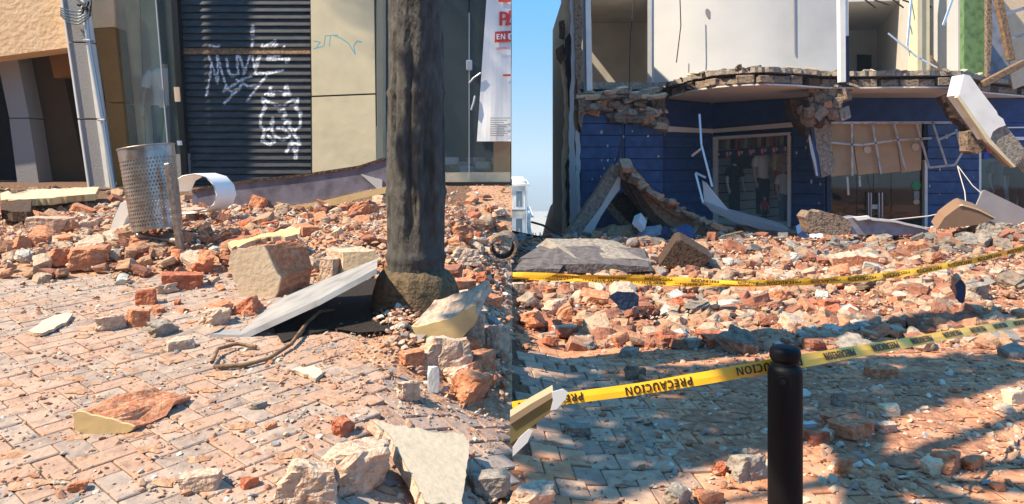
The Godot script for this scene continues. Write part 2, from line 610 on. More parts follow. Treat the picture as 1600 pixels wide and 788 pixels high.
# a broken piece of rendered wall: the outline is its painted face, rough masonry behind
func wall_piece(called: String, list: Array, d: float, thick: float, face: Material, core: Material, label: String, category: String, back := Vector3(), step := 16.0, shrink := 0.12) -> Node3D:
	var poly := ragged(px_poly(list), step * 0.55, 1.7)
	if d <= 0.0:
		var foot := Vector2(0, -1)
		for p in px_poly(list):
			if p.y > foot.y: foot = p
		d = -hit(foot.x, foot.y - 4.0).z
	var ctr := Vector3()
	var low := 1e9
	var front := PackedVector3Array()
	for p in poly:
		var q := P(p.x, p.y, d)
		ctr += q
		low = min(low, q.y)
		front.append(q)
	ctr /= poly.size()
	var away: Vector3 = (Vector3(0, 0, -thick) + back)
	var o := thing(called, label, category, Vector3(ctr.x, low, ctr.z))
	var skin := MB.new()
	var f2 := PackedVector3Array()
	for q in front:
		f2.append(q + away.normalized() * 0.012)
	skin.slab(front, f2, poly)
	part("painted_face", skin, face, o)
	var mb := MB.new()
	var rings := []
	for k in 5:
		var t := k / 4.0
		var ring := PackedVector3Array()
		for q in front:
			var w: Vector3 = q + away * t + away.normalized() * 0.012
			w = w.lerp(ctr + away * t, shrink * t + 0.015)
			w += Vector3(fn.get_noise_3dv(q * 300.0 + Vector3(0, 0, k * 70.0)), fn.get_noise_3dv(q * 300.0 + Vector3(99, 0, k * 70.0)), fn.get_noise_3dv(q * 300.0 + Vector3(0, 77, k * 70.0))) * thick * 0.16 * min(t * 3.0, 1.0)
			ring.append(w)
		rings.append(ring)
	for i in 4:
		for j in front.size():
			var k := (j + 1) % front.size()
			var out: Vector3 = (rings[i][j] + rings[i][k]) * 0.5 - (ctr + away * (i + 0.5) / 4.0)
			mb.quad(rings[i][j], rings[i][k], rings[i + 1][k], rings[i + 1][j], out)
	var mid := ctr + away * 1.08
	for j in front.size():
		mb.tri(mid, rings[4][j], rings[4][(j + 1) % front.size()], away)
	var fmid := ctr + away.normalized() * 0.013
	for j in front.size():
		mb.tri(fmid, rings[0][j], rings[0][(j + 1) % front.size()], -away)
	part("masonry_core", mb, core, o)
	return o

# ---------------------------------------------------------------- the setting
func ground_sheet(called: String, x0: float, x1: float, d0: float, d1: float, nx: int, nd: int, m: Material, drop := 0.0, heap := false, kind := "structure") -> MeshInstance3D:
	var mb := MB.new()
	var pts := []
	for i in nx + 1:
		var row := PackedVector3Array()
		for j in nd + 1:
			var x: float = lerp(x0, x1, float(i) / nx)
			var d: float = lerp(d0, d1, float(j) / nd)
			var xx := x
			if x1 <= 0.0: xx = min(x, -0.001)
			if x0 >= 0.0: xx = max(x, 0.0)
			var y := base_height(xx, d)
			if heap:
				var hh := heap_left(xx, d) if x1 <= 0.0 else heap_right(xx, d) * smooth(0.0, 0.25, xx + 0.2)
				y += hh - 0.03
			row.append(Vector3(x, y - drop, -d))
		pts.append(row)
	for i in nx:
		for j in nd:
			mb.quad(pts[i][j], pts[i + 1][j], pts[i + 1][j + 1], pts[i][j + 1], Vector3.UP)
	return struct(called, mb, m, kind)

func tilt_at(x: float, d: float, cut: float) -> Basis:
	var e := 0.06
	var nn := Vector3(base_height(min(x - e, cut), d) - base_height(x + e, d), 2.0 * e, base_height(x, d + e) - base_height(x, d - e)).normalized()
	return Basis(Quaternion(Vector3.UP, nn))

func lay_pavers() -> void:
	# left: herringbone of long pavers, turned half a right angle
	var g := ground_sheet("pavement", -26.0, -0.7, -8.0, DL + 2.5, 13, 60, M.joint, 0.007)
	ground_sheet("pavement", -0.7, 0.0, -8.0, DL + 2.5, 12, 60, M.joint, 0.009)
	var cells := []
	var w := 0.118
	for a in range(-70, 71):
		for b in range(-70, 71):
			var t := posmod(a - b, 4)
			if t != 0 and t != 3:
				continue
			var c := Vector2(a + 1.0, b + 0.5) if t == 0 else Vector2(a + 0.5, b + 1.0)
			var q := (c * w).rotated(PI / 4 + 0.06)
			var x := q.x - 2.2
			var d := q.y + 4.8
			if x > -0.075 or d < 1.7 or d > 8.4 or x < -0.72 * d - 0.3:
				continue
			cells.append([x, d, 0.0 if t == 0 else PI / 2])
	cells.sort_custom(func(p, q): return p[1] - p[0] * 0.001 < q[1] - q[0] * 0.001)
	var shapes := []
	for k in 3:
		var s := MB.new()
		s.box(Vector3(), Vector3(w * 2 - 0.005, 0.06, w - 0.005), Basis(), 0.003 + k * 0.0015)
		shapes.append(s.mesh())
	var rest := MB.new()
	var n := 0
	for c in cells:
		var x: float = c[0]
		var d: float = c[1]
		var at := Vector3(x, base_height(x, d) - 0.03 + rng.randf_range(-0.003, 0.003), -d)
		var py := HZ + (EYE - at.y) / d * F
		var basis := tilt_at(x, d, 9.0) * Basis(Vector3.UP, PI / 4 + 0.06 + c[2] + rng.randf_range(-0.012, 0.012)) * Basis(Vector3.RIGHT, rng.randf_range(-0.012, 0.012))
		if n < 300 and py < 800.0 and x / d > -0.69:
			var o := MeshInstance3D.new()
			o.name = "paver"
			o.mesh = shapes[rng.randi() % 3]
			o.material_override = M.pavers[rng.randi() % 4]
			o.transform = Transform3D(basis, at)
			g.add_child(o, true)
			n += 1
		else:
			rest.box(at, Vector3(w * 2 - 0.005, 0.06, w - 0.005), basis, 0.004)
	var r := part("paving_rest", rest, M.pavers[0], g)
	r.set_meta("kind", "stuff")
	# right: rows of short setts
	var gr := ground_sheet("plaza", 0.4, 42.0, -8.0, 15.0, 21, 40, M.joint_red, 0.007)
	ground_sheet("plaza", 0.0, 0.4, -8.0, 15.0, 12, 60, M.joint_red, 0.009)
	cells = []
	for a in range(-40, 90):
		for b in range(-20, 40):
			var q := Vector2((a + (0.5 if b % 2 else 0.0)) * 0.152, b * 0.196).rotated(-0.09)
			var x := q.x + 0.4
			var d := q.y + 3.2
			if x < 0.06 or d < 1.9 or d > 8.0 or x > 0.72 * d + 0.2:
				continue
			cells.append([x, d])
	cells.sort_custom(func(p, q): return p[1] + p[0] * 0.001 < q[1] + q[0] * 0.001)
	shapes = []
	for k in 3:
		var s := MB.new()
		s.box(Vector3(), Vector3(0.147, 0.06, 0.190), Basis(), 0.004 + k * 0.0015)
		shapes.append(s.mesh())
	rest = MB.new()
	n = 0
	for c in cells:
		var x: float = c[0]
		var d: float = c[1]
		var at := Vector3(x, base_height(x, d) - 0.03 + rng.randf_range(-0.004, 0.004), -d)
		var py := HZ + (EYE - at.y) / d * F
		var basis := tilt_at(x, d, 9.0) * Basis(Vector3.UP, 0.09 + rng.randf_range(-0.015, 0.015)) * Basis(Vector3.RIGHT, rng.randf_range(-0.012, 0.012))
		if n < 300 and py < 800.0:
			var o := MeshInstance3D.new()
			o.name = "paver"
			o.mesh = shapes[rng.randi() % 3]
			var dust := fn.get_noise_2d(x * 70.0, d * 70.0) * 0.5 + smooth(0.6, 1.7, x)
			o.material_override = M.cobbles[(2 + rng.randi() % 2) if dust > 0.12 else rng.randi() % 2]
			o.transform = Transform3D(basis, at)
			gr.add_child(o, true)
			n += 1
		else:
			rest.box(at, Vector3(0.147, 0.06, 0.190), basis, 0.005)
	r = part("paving_rest", rest, M.cobbles[3], gr)
	r.set_meta("kind", "stuff")
	# the step between the climbing pavement and the level square
	var kerb := MB.new()
	for k in range(15, 26):
		var d0 := k * 0.5
		var d1 := d0 + 0.49
		var a := [Vector3(-0.08, base_height(-0.01, d0) - 0.003, -d0), Vector3(-0.004, base_height(-0.01, d0) - 0.003, -d0), Vector3(-0.004, base_height(-0.01, d1) - 0.003, -d1), Vector3(-0.08, base_height(-0.01, d1) - 0.003, -d1)]
		var dn := Vector3(0, -0.5, 0)
		kerb.quad(a[0], a[1], a[2], a[3], Vector3.UP)
		kerb.quad(a[1], a[2], a[2] + Vector3(0, -1.4, 0), a[1] + Vector3(0, -1.4, 0), Vector3.RIGHT)
		kerb.quad(a[0], a[1], a[1] + dn, a[0] + dn, Vector3.BACK)
		kerb.quad(a[2], a[3], a[3] + dn, a[2] + dn, Vector3.FORWARD)
	one("kerb_wall", kerb, M.concrete, "low concrete kerb wall where the climbing pavement ends above the level square", "kerb", Vector3(0, 0, -10))
	# heaps of dust and grit under the rubble
	ground_sheet("rubble_dirt", -10.0, 0.0, 3.4, DL - 0.02, 90, 90, M.dirt, 0.0, true, "stuff")
	ground_sheet("rubble_dirt", 0.0, 12.5, 5.6, 18.0, 110, 110, M.dirt_red, 0.0, true, "stuff")
	# the street that drops away behind the square
	ground_sheet("street", -70.0, 0.9, 15.0, 28.0, 12, 13, M.road, 0.0)
	ground_sheet("bank", 0.9, 1.6, 15.0, 28.0, 7, 13, M.dirt_red, 0.0)
	ground_sheet("plaza_back", 1.6, 60.0, 15.0, 28.0, 4, 8, M.road, 0.0)
	ground_sheet("street", -90.0, 160.0, 29.2, 420.0, 12, 160, M.road, 0.0)

func scatter_crumbs() -> void:
	var base := [MB.new(), MB.new()]
	for k in 2:
		var pts := []
		var r := RandomNumberGenerator.new()
		r.seed = 77 + k
		for i in 12:
			var y := 1.0 - 2.0 * (i + 0.5) / 12.0
			var a := i * 2.4
			pts.append(Vector3(cos(a) * sqrt(1 - y * y), y * 0.7, sin(a) * sqrt(1 - y * y)) * r.randf_range(0.6, 1.15))
		# hull of few points: take each triple with every other point behind it
		for i in 12:
			for j in range(i + 1, 12):
				for l in range(j + 1, 12):
					var nn: Vector3 = (pts[j] - pts[i]).cross(pts[l] - pts[i])
					var above := 0
					var below := 0
					for q in pts:
						var s: float = nn.dot(q - pts[i])
						if s > 1e-5: above += 1
						elif s < -1e-5: below += 1
					if above == 0 or below == 0:
						base[k].tri(pts[i], pts[j], pts[l], pts[i] + pts[j] + pts[l])
	for side in 2:
		var xs := []
		var cols := []
		var want: int = 34000 if side == 0 else 26000
		var tries := 0
		while xs.size() < want and tries < 900000:
			tries += 1
			var d: float = 2.4 + pow(rng.randf(), 1.5) * (DL - 2.6 if side == 0 else 13.5)
			var x: float = rng.randf() * 0.69 * d * (-1.0 if side == 0 else 1.0)
			if abs(x) < 0.02: continue
			var heap := heap_left(x, d) if side == 0 else heap_right(x, d)
			var patch := fn.get_noise_2d(x * 110.0 + 400.0, d * 110.0) * 0.5 + 0.5
			var right_fore := smooth(-2.2, -0.3, x) if side == 0 else 0.4 + 1.8 * smooth(0.6, 1.4, x)
			var p := 0.15 + 0.9 * smooth(0.02, 0.14, heap) + 0.30 * pow(patch, 2.0) * smooth(3.0, 5.2, d) + right_fore * 0.13
			if rng.randf() > p: continue
			var s := 0.0035 + 0.026 * pow(rng.randf(), 3.2) * (0.55 + smooth(0.0, 0.12, heap))
			if rng.randf() < 0.05: s *= 1.7
			if rng.randf() < 0.4: s *= 0.6
			if side == 1 and d > 3.6 and d < 6.8 and x > 0.5: s *= 1.7
			var b := Basis.from_euler(Vector3(rng.randf() * 0.6, rng.randf() * TAU, rng.randf() * 0.6)) * Basis.from_scale(Vector3(s * rng.randf_range(0.8, 1.7), s * rng.randf_range(0.5, 1.0), s))
			xs.append(Transform3D(b, Vector3(x, H(x, -d) + s * 0.25, -d)))
			var pick := rng.randf()
			var c := Color(0.40, 0.19, 0.11)
			if pick < 0.38: c = Color(0.50, 0.29, 0.18)
			elif pick < 0.56: c = Color(0.54, 0.40, 0.29)
			elif pick < 0.64: c = Color(0.60, 0.54, 0.44)
			elif pick < (0.72 if side == 0 else 0.74): c = Color(0.30, 0.27, 0.25)
			var k := rng.randf_range(0.8, 1.15)
			cols.append(Color(c.r * k, c.g * k, c.b * k))
		for v in 2:
			var mm := MultiMesh.new()
			mm.transform_format = MultiMesh.TRANSFORM_3D
			mm.use_colors = true
			mm.mesh = base[v].mesh()
			var idx := []
			for i in xs.size():
				if i % 2 == v: idx.append(i)
			mm.instance_count = idx.size()
			for i in idx.size():
				mm.set_instance_transform(i, xs[idx[i]])
				mm.set_instance_color(i, cols[idx[i]])
			var o := MultiMeshInstance3D.new()
			o.name = numbered("brick_crumbs")
			o.multimesh = mm
			o.material_override = M.crumb
			add_child(o, true)
			o.set_meta("kind", "stuff")

func dust_patches() -> void:
	# thin spills of brick dust lying on the paving
	for side in 2:
		var mb := MB.new()
		for k in 170:
			var d := rng.randf_range(2.9, 6.4)
			var x := rng.randf_range(0.03, 0.66) * d * (-1.0 if side == 0 else 1.0)
			var r := rng.randf_range(0.02, 0.075)
			if side == 1 and k % 3 > 0:
				d = rng.randf_range(3.9, 6.3)
				x = rng.randf_range(0.25, 0.62) * d
				r = rng.randf_range(0.05, 0.22)
			if abs(x) < r * 1.7: continue
			var m := 14
			var ring := []
			for i in m:
				var a := TAU * i / m
				var q := r * (0.6 + 0.55 * fn.get_noise_2d(cos(a) * 160.0 + k * 50.0, sin(a) * 160.0))
				var xx := x + cos(a) * q * 1.5
				var dd := d + sin(a) * q
				ring.append(Vector3(xx, base_height(xx, dd) + 0.003, -dd))
			var c := Vector3(x, base_height(x, d) + 0.003 + min(r * 0.10, 0.008), -d)
			for i in m:
				mb.tri(c, ring[i], ring[(i + 1) % m], Vector3.UP)
		struct("brick_dust", mb, M.dirt if side == 0 else M.dirt_red, "stuff")

# ---------------------------------------------------------------- trees
func frond(mb: MB, root: Vector3, dir: Vector3, length: float, droop: float) -> void:
	var pts := []
	var p := root
	var v := dir.normalized()
	var seg := 12
	for i in seg + 1:
		pts.append(p)
		p += v * (length / seg)
		v = (v + Vector3(0, -droop / seg, 0)).normalized()
	for i in seg:
		var t: Vector3 = (pts[i + 1] - pts[i]).normalized()
		var side := t.cross(Vector3.UP).normalized()
		var up := side.cross(t)
		mb.tri(pts[i] + side * 0.015, pts[i] - side * 0.015, pts[i + 1], up)
		if i < 1: continue
		var k := float(i) / seg
		var ll := length * 0.26 * sin(PI * clamp(k * 0.9 + 0.1, 0.0, 1.0)) + 0.08
		for s in [-1.0, 1.0]:
			for h in 3:
				var b: Vector3 = pts[i].lerp(pts[i + 1], h / 3.0)
				var tip: Vector3 = b + (side * s * 0.8 + t * 0.5 + up * rng.randf_range(-0.4, 0.15)).normalized() * ll
				mb.quad(b, b + t * 0.05, tip + t * 0.012, tip, up)

func shade_tree(at: Vector3, centre: Vector3, radius: float, label: String, holes: Array) -> void:  # unseen tree, added to shade the foreground of the square
	var o := thing("added_shade_tree", label, "tree", at)
	var tr := MB.new()
	var top := centre + Vector3(0, -radius * 0.5, 0)
	tr.tube([at, at.lerp(top, 0.35) + Vector3(0.1, 0, 0.1), at.lerp(top, 0.7) + Vector3(-0.05, 0.2, 0.1), top], [0.22, 0.17, 0.14, 0.1], 10)
	for k in 9:
		var a := TAU * k / 9.0
		var e := centre + Vector3(cos(a) * radius * 0.8, rng.randf_range(-0.3, 0.5) * radius, sin(a) * radius * 0.8)
		tr.tube([top, top.lerp(e, 0.5) + Vector3(0, 0.25, 0), e], [0.08, 0.05, 0.02], 6)
	part("trunk", tr, M.bark, o)
	var mb := MB.new()
	for k in 11000:
		var q := Vector3(rng.randfn(), rng.randfn(), rng.randfn()).normalized() * pow(rng.randf(), 0.45)
		q.y *= 0.6
		var p := centre + q * radius
		if fn.get_noise_3dv(p * 60.0) < -0.42: continue
		var skip := false
		# leaves are left out where their shade would leave the wanted band
		var sx := p.x + cos(deg_to_rad(SUN_AZ)) * p.y / tan(deg_to_rad(SUN_EL))
		var sd := -p.z + sin(deg_to_rad(SUN_AZ)) * p.y / tan(deg_to_rad(SUN_EL))
		if sd < 3.4 + 0.6 * (sx - 0.2) or sx < 0.1 or sd > 5.7 + 0.12 * sx: skip = true
		if skip: continue
		var nn := Vector3(rng.randfn(), rng.randfn() + 1.2, rng.randfn()).normalized()
		var t := nn.cross(Vector3(rng.randfn(), rng.randfn(), rng.randfn())).normalized()
		var s := nn.cross(t)
		var l := rng.randf_range(0.08, 0.15)
		mb.quad(p - t * l, p + s * l * 0.5, p + t * l, p - s * l * 0.5, nn)
	var c := part("crown", mb, M.leaf, o)
	c.set_meta("kind", "stuff")

# ---------------------------------------------------------------- start
func _ready() -> void:
	rng.seed = 4242
	fn.seed = 9
	fn.fractal_octaves = 4
	# camera
	var cam := Camera3D.new()
	cam.name = "camera"
	add_child(cam, true)
	cam.position = Vector3(0, EYE, 0)
	cam.projection = Camera3D.PROJECTION_FRUSTUM
	cam.near = 0.05
	cam.far = 2000.0
	cam.size = 788.0 / F * cam.near
	cam.frustum_offset = Vector2(0, (HZ - 394.0) / F * cam.near)
	cam.current = true
	# sky
	var env := Environment.new()
	env.background_mode = Environment.BG_SKY
	var sky := Sky.new()
	var ps := ProceduralSkyMaterial.new()
	ps.sky_top_color = Color(0.28, 0.555, 0.78)
	ps.sky_horizon_color = Color(0.65, 0.71, 0.74)
	ps.sky_curve = 0.07
	ps.ground_horizon_color = Color(0.64, 0.72, 0.77)
	ps.ground_bottom_color = Color(0.50, 0.45, 0.40)
	ps.ground_curve = 0.06
	ps.sky_energy_multiplier = SKY_E
	ps.ground_energy_multiplier = SKY_E
	ps.sun_angle_max = 1.0
	sky.sky_material = ps
	env.sky = sky
	env.tonemap_mode = Environment.TONE_MAPPER_LINEAR
	env.tonemap_exposure = EXPO
	env.sdfgi_enabled = true
	env.ssao_enabled = true
	env.ssil_enabled = true
	env.fog_enabled = true
	env.fog_density = 0.0009
	env.fog_light_color = Color(0.80, 0.90, 0.98)
	var we := WorldEnvironment.new()
	we.name = "world_environment"
	we.environment = env
	add_child(we, true)
	# sun
	var sun := DirectionalLight3D.new()
	sun.name = "sun"
	sun.light_color = Color(1.0, 0.94, 0.84)
	sun.light_energy = SUN_E
	sun.light_angular_distance = 0.5
	sun.shadow_enabled = true
	add_child(sun, true)
	var az := deg_to_rad(SUN_AZ)
	var el := deg_to_rad(SUN_EL)
	sun.basis = Basis.looking_at(Vector3(cos(az) * cos(el), -sin(el), -sin(az) * cos(el)), Vector3.UP)

	make_materials()
	for k in 14:
		rocks.append(lump(100 + k, 8, k % 2 == 0))
	for k in 4:
		rocks.append(lump(300 + k, 9, true, 0.35))
	for k in 6:
		lowrocks.append(lump(200 + k, 4, k % 2 == 0))
	lay_pavers()
	shopfront()
	ruin()
	far_street()
	trees()
	left_things()
	right_things()
	rubble()
	dust_patches()
	scatter_crumbs()

const SKY_E := 1.06
const EXPO := 1.8
const SUN_E := 1.6
const SUN_AZ := 19.0
const SUN_EL := 50.0

# ---------------------------------------------------------------- left: the shopfront
func graffiti() -> ImageTexture:
	# spray paint on the shutter: x 262..492, y -60..300 of the picture
	var w := 920
	var h := 1440
	var img := Image.create(w, h, false, Image.FORMAT_RGB8)
	img.fill(rgb(54, 54, 57))
	for y in h:
		for x in w:
			var k := 1.0 + fn.get_noise_2d(x * 0.9, y * 2.5) * 0.35 + fn.get_noise_2d(x * 6.0, y * 6.0 + 500.0) * 0.2
			img.set_pixel(x, y, Color(0.20 * k, 0.20 * k, 0.21 * k))
	var strokes := [
		[3.0, 98, 405, 118, 300, 125, 225, 110, 195, 135, 260, 158, 340, 160, 250, 150, 165, 175, 260, 205, 355, 190, 385],
		[4.0, 120, 140, 150, 165, 165, 140], [4.5, 120, 140, 165, 150],
		[3.5, 208, 210, 215, 270, 235, 300, 270, 290, 265, 240, 262, 180, 285, 215, 300, 270],
		[3.5, 300, 290, 330, 200, 348, 110, 345, 190, 362, 280, 385, 200, 400, 130],
		[5.0, 348, 35, 346, 75],
		[3.5, 365, 240, 390, 160, 430, 130, 470, 110, 440, 160, 430, 200, 490, 190, 520, 140],
		[4.5, 430, 210, 540, 210, 530, 225], [4.0, 360, 290, 430, 285, 510, 270],
		[3.5, 190, 385, 240, 350, 290, 320, 340, 300], [3.5, 195, 450, 240, 400, 280, 365, 290, 330],
		[3.0, 318, 435, 350, 390, 400, 330, 430, 290, 380, 345, 320, 355, 260, 320], [3.5, 210, 370, 240, 385, 270, 370],
		[4.0, 430, 150, 500, 160, 470, 185, 440, 180, 480, 130],
		[5.0, 445, 365, 440, 400, 460, 405], [5.0, 530, 355, 520, 400, 545, 400, 535, 360],
		[4.0, 400, 420, 430, 440, 470, 455, 520, 455, 560, 430, 590, 425, 585, 460, 550, 460],
		[4.5, 400, 420, 415, 470, 390, 520, 390, 570, 415, 590, 450, 580, 455, 530],
		[4.5, 590, 425, 580, 470, 605, 500, 605, 570, 575, 595, 545, 580, 545, 540],
		[4.0, 490, 490, 515, 485, 525, 510, 505, 530, 535, 540, 520, 560],
		[4.0, 450, 590, 470, 630, 510, 645, 545, 630, 550, 610, 520, 590],
		[4.5, 410, 600, 400, 650, 440, 670, 465, 655, 430, 620],
		[4.5, 560, 600, 590, 640, 600, 670, 560, 660, 530, 710, 560, 650, 580, 740, 590, 680],
		[4.0, 480, 580, 510, 580, 525, 600], [3.0, 415, 400, 470, 380, 520, 385]]
	var cover := PackedFloat32Array()
	cover.resize(w * h)
	for s in strokes:
		for i in range(1, s.size() - 2, 2):
			var a := Vector2(290 + s[i] / 3.425, 30 + s[i + 1] / 3.426)
			var b := Vector2(290 + s[i + 2] / 3.425, 30 + s[i + 3] / 3.426)
			a = (a - Vector2(262, -60)) * 4.0
			b = (b - Vector2(262, -60)) * 4.0
			var k: int = max(2, int(a.distance_to(b) / 2.0))
			for j in k + 1:
				var p := a.lerp(b, float(j) / k)
				var r: float = s[0] * (2.6 + 1.6 * fn.get_noise_1d(j * 1.5 + i * 90.0))
				for y in range(int(p.y - r * 1.6), int(p.y + r * 1.6) + 1):
					for x in range(int(p.x - r * 1.6), int(p.x + r * 1.6) + 1):
						if x < 0 or y < 0 or x >= w or y >= h: continue
						var q := 1.0 - smoothstep(r * 0.45, r * 1.5, Vector2(x, y).distance_to(p))
						if q > cover[y * w + x]: cover[y * w + x] = q
	for y in h:
		for x in w:
			var q := cover[y * w + x]
			if q > 0.01:
				img.set_pixel(x, y, img.get_pixel(x, y).lerp(rgb(232, 234, 238), q * clamp(0.78 + fn.get_noise_2d(x * 4.0, y * 4.0) * 0.9, 0.5, 0.97)))
	return ImageTexture.create_from_image(img)

func scribble() -> ImageTexture:
	# a thin blue tag on the cream panel: x 484..590, y -10..290
	var w := 424
	var h := 1200
	var img := Image.create(w, h, false, Image.FORMAT_RGB8)
	img.fill(rgb(224, 212, 182))
	var nz := FastNoiseLite.new()
	nz.frequency = 0.006
	for y in h:
		for x in w:
			var k := 1.0 + nz.get_noise_2d(x, y) * 0.05
			img.set_pixel(x, y, Color(0.86 * k, 0.806 * k, 0.66 * k))
	var z := [[225, 160, 250, 165, 235, 188, 225, 190, 265, 180, 270, 140, 320, 138], [290, 140, 285, 180], [300, 138, 330, 150, 360, 170, 385, 212, 378, 180, 392, 160, 410, 165]]
	for s in z:
		for i in range(0, s.size() - 2, 2):
			var a := (Vector2(400 + s[i] / 2.4625, s[i + 1] / 2.4625) - Vector2(484, -10)) * 4.0
			var b := (Vector2(400 + s[i + 2] / 2.4625, s[i + 3] / 2.4625) - Vector2(484, -10)) * 4.0
			for j in 60:
				var p := a.lerp(b, j / 60.0)
				for y in range(-4, 5):
					for x in range(-4, 5):
						var q := 1.0 - smoothstep(1.6, 4.2, Vector2(x, y).length())
						var xx := int(p.x) + x
						var yy := int(p.y) + y
						if q > 0.0 and xx >= 0 and yy >= 0 and xx < w and yy < h:
							img.set_pixel(xx, yy, img.get_pixel(xx, yy).lerp(rgb(110, 176, 186), q * 0.7))
	return ImageTexture.create_from_image(img)

func uvbox(mb: MB, x0: float, y0: float, x1: float, y1: float, d: float) -> void:
	var a := P(x0, y0, d)
	var b := P(x1, y1, d)
	mb.ux = Vector2(a.x, b.x)
	mb.uy = Vector2(b.y, a.y)

func shopfront() -> void:
	var g0 := 310.0
	var b := thing("shop_building", "left street building with roller shutter, glass display windows and peach stucco", "building", Vector3(-5, 1.1, -DL))
	# the mass of the building above and behind, up to its roof
	var mass := MB.new()
	var up := P(0, -70, DL).y
	mass.box(Vector3(-13.0, (up + 7.8) / 2, -DL - 8.2), Vector3(25.98, 7.8 - up, 16.0), Basis(), 0.02)
	part("upper_wall", mass, M.stucco, b)
	var side := MB.new()
	side.box(Vector3(-0.17, (up - 1.0) / 2 + 0.3, -DL - 8.4), Vector3(0.3, up + 1.0 + 0.6, 15.6), Basis(), 0.01)
	side.box(Vector3(-13.0, (up - 1.0) / 2 + 0.3, -DL - 6.0), Vector3(25.6, up + 1.6, 0.2), Basis(), 0.01)
	part("rear_wall", side, M.stucco_dull, b)
	# far left: rendered wall over a dark entrance
	part("stucco_wall", pxprism([-260, -72, 101, -72, 107, 74, 0, 88, -260, 120], DL, 0.45), M.stucco, b)
	part("entrance_wall", pxprism([26, 70, 86, 60, 142, 315, 66, 315], DL + 0.9, 0.3), M.stucco_shaded, b, "inner wall of the entrance with its shade painted as brown")
	part("lintel_wall", pxprism([70, 60, 125, 60, 125, 119, 84, 122], DL + 0.75, 0.2), M.stucco_dull, b, "ochre wall above the dark doorway")
	part("dark_door", pxprism([60, 110, 140, 110, 175, 320, 90, 320], DL + 1.15, 0.08), M.void_black, b)
	part("dark_recess", pxprism([-260, 60, 40, 60, 40, 325, -260, 325], DL + 1.6, 0.1), M.void_black, b)
	var gp := MB.new()
	prism(gp, px_poly([-6, 88, 26, 88, 45, 184, 14, 184]), DL + 0.45, 0.4)
	part("granite_post", gp, M.granite, b)
	gp = MB.new()
	prism(gp, px_poly([14, 185.5, 45, 185.5, 64, 312, 30, 312]), DL + 0.45, 0.4)
	part("granite_post", gp, M.granite, b)
	# granite pilaster of three slabs with pale edges
	var cuts := [-72.0, 66.0, 186.0, 312.0]
	for i in 3:
		var y0: float = cuts[i] + 1.2
		var y1: float = cuts[i + 1] - 1.2
		var l0: float = 94.0 + (y0 / 305.0) * 44.0
		var l1: float = 94.0 + (y1 / 305.0) * 44.0
		var r0: float = 126.0 + (y0 / 305.0) * 42.0
		var r1: float = 126.0 + (y1 / 305.0) * 42.0
		part("granite_slab", pxprism([l0 + 3, y0, r0 - 2, y0, r1 - 2, y1, l1 + 3, y1], DL - 0.16, 0.2), M.granite, b)
		part("pale_edge", pxprism([l0, y0, l0 + 2.6, y0, l1 + 2.6, y1, l1, y1], DL - 0.19, 0.2), M.white_trim, b)
		part("pale_edge", pxprism([r0 - 1.6, y0, r0 + 5, y0, r1 + 5, y1, r1 - 1.6, y1], DL - 0.19, 0.2), M.white_trim, b)
	# column beside it, pale above and dull below
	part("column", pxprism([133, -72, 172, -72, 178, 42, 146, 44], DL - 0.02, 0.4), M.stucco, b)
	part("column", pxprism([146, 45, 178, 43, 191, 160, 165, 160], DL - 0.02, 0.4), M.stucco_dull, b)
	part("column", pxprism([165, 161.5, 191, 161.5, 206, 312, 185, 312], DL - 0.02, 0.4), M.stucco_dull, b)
	var pipe := MB.new()
	pipe.tube([P(127, -72, DL - 0.26), P(137, 60, DL - 0.26), P(160, 190, DL - 0.26), P(179, 306, DL - 0.26)], 0.034, 10)
	part("drain_pipe", pipe, M.alu, b)
	for y in [64.0, 188.0]:
		var cl := MB.new()
		var x: float = 137.0 + (y - 60.0) * 0.18
		cl.box(P(x, y, DL - 0.25), Vector3(0.12, 0.035, 0.11), Basis(), 0.005)
		part("pipe_clamp", cl, M.alu, b)
	var wires := MB.new()
	for k in 5:
		var pts := []
		for i in 9:
			var t := i / 8.0
			pts.append(P(lerp(94.0, 141.0, t), 12 + k * 3.0 + sin(t * PI) * (6 + k * 2.0), DL - 0.26 - k * 0.012))
		wires.tube(pts, 0.012, 6)
	part("cable_bundle", wires, M.far_glass, b)
	var knot := MB.new()
	for k in 9:
		var c := P(134 + rng.randf_range(-5, 7), 12 + rng.randf_range(-9, 9), DL - 0.36)
		knot.tube([c, c + Vector3(rng.randf_range(-0.1, 0.1), rng.randf_range(-0.12, 0.1), 0.03), c + Vector3(rng.randf_range(-0.1, 0.1), rng.randf_range(-0.14, 0.1), 0.05)], 0.02, 6)
	part("cable_knot", knot, M.cable, b)
	# display window with a headless dummy
	var room := MB.new()
	room.box(P(230, 110, DL + 1.5), Vector3(1.5, 4.4, 0.1), Basis(), 0.01)
	part("display_back", room, M.inside, b)
	part("added_curtain", pxprism([190, -72, 214, -72, 228, 262, 206, 262], DL + 0.9, 0.04), M.plaster, b, "pale cloth added in the display window to catch light")
	part("display_sill", pxprism([200, 245, 294, 240, 296, 312, 206, 312], DL + 0.02, 0.9), M.granite, b)  # the cloth behind the glass is added to brighten the window
	part("window_pane", pxprism([174, -72, 236, -72, 262, 243, 203, 246], DL + 0.03, 0.012), M.glass_green, b)
	part("window_pane", pxprism([237.5, -72, 268, -72, 286, 240, 263.5, 243], DL + 0.06, 0.012), M.glass, b)
	part("pane_edge", pxprism([235.8, -72, 237.6, -72, 263.6, 243, 261.8, 243], DL + 0.015, 0.03), M.far_grey, b)
	part("black_panel", pxprism([262, -72, 272, -72, 293, 285, 284, 288], DL - 0.04, 0.5), M.black, b)
	part("black_backing", pxprism([238, -72, 262, -72, 286, 243, 264, 243], DL + 1.1, 0.1), M.void_black, b)
	part("sticker", pxprism([271, 136, 280, 136, 282, 159, 273, 159], DL - 0.05, 0.006), M.plaster, b)
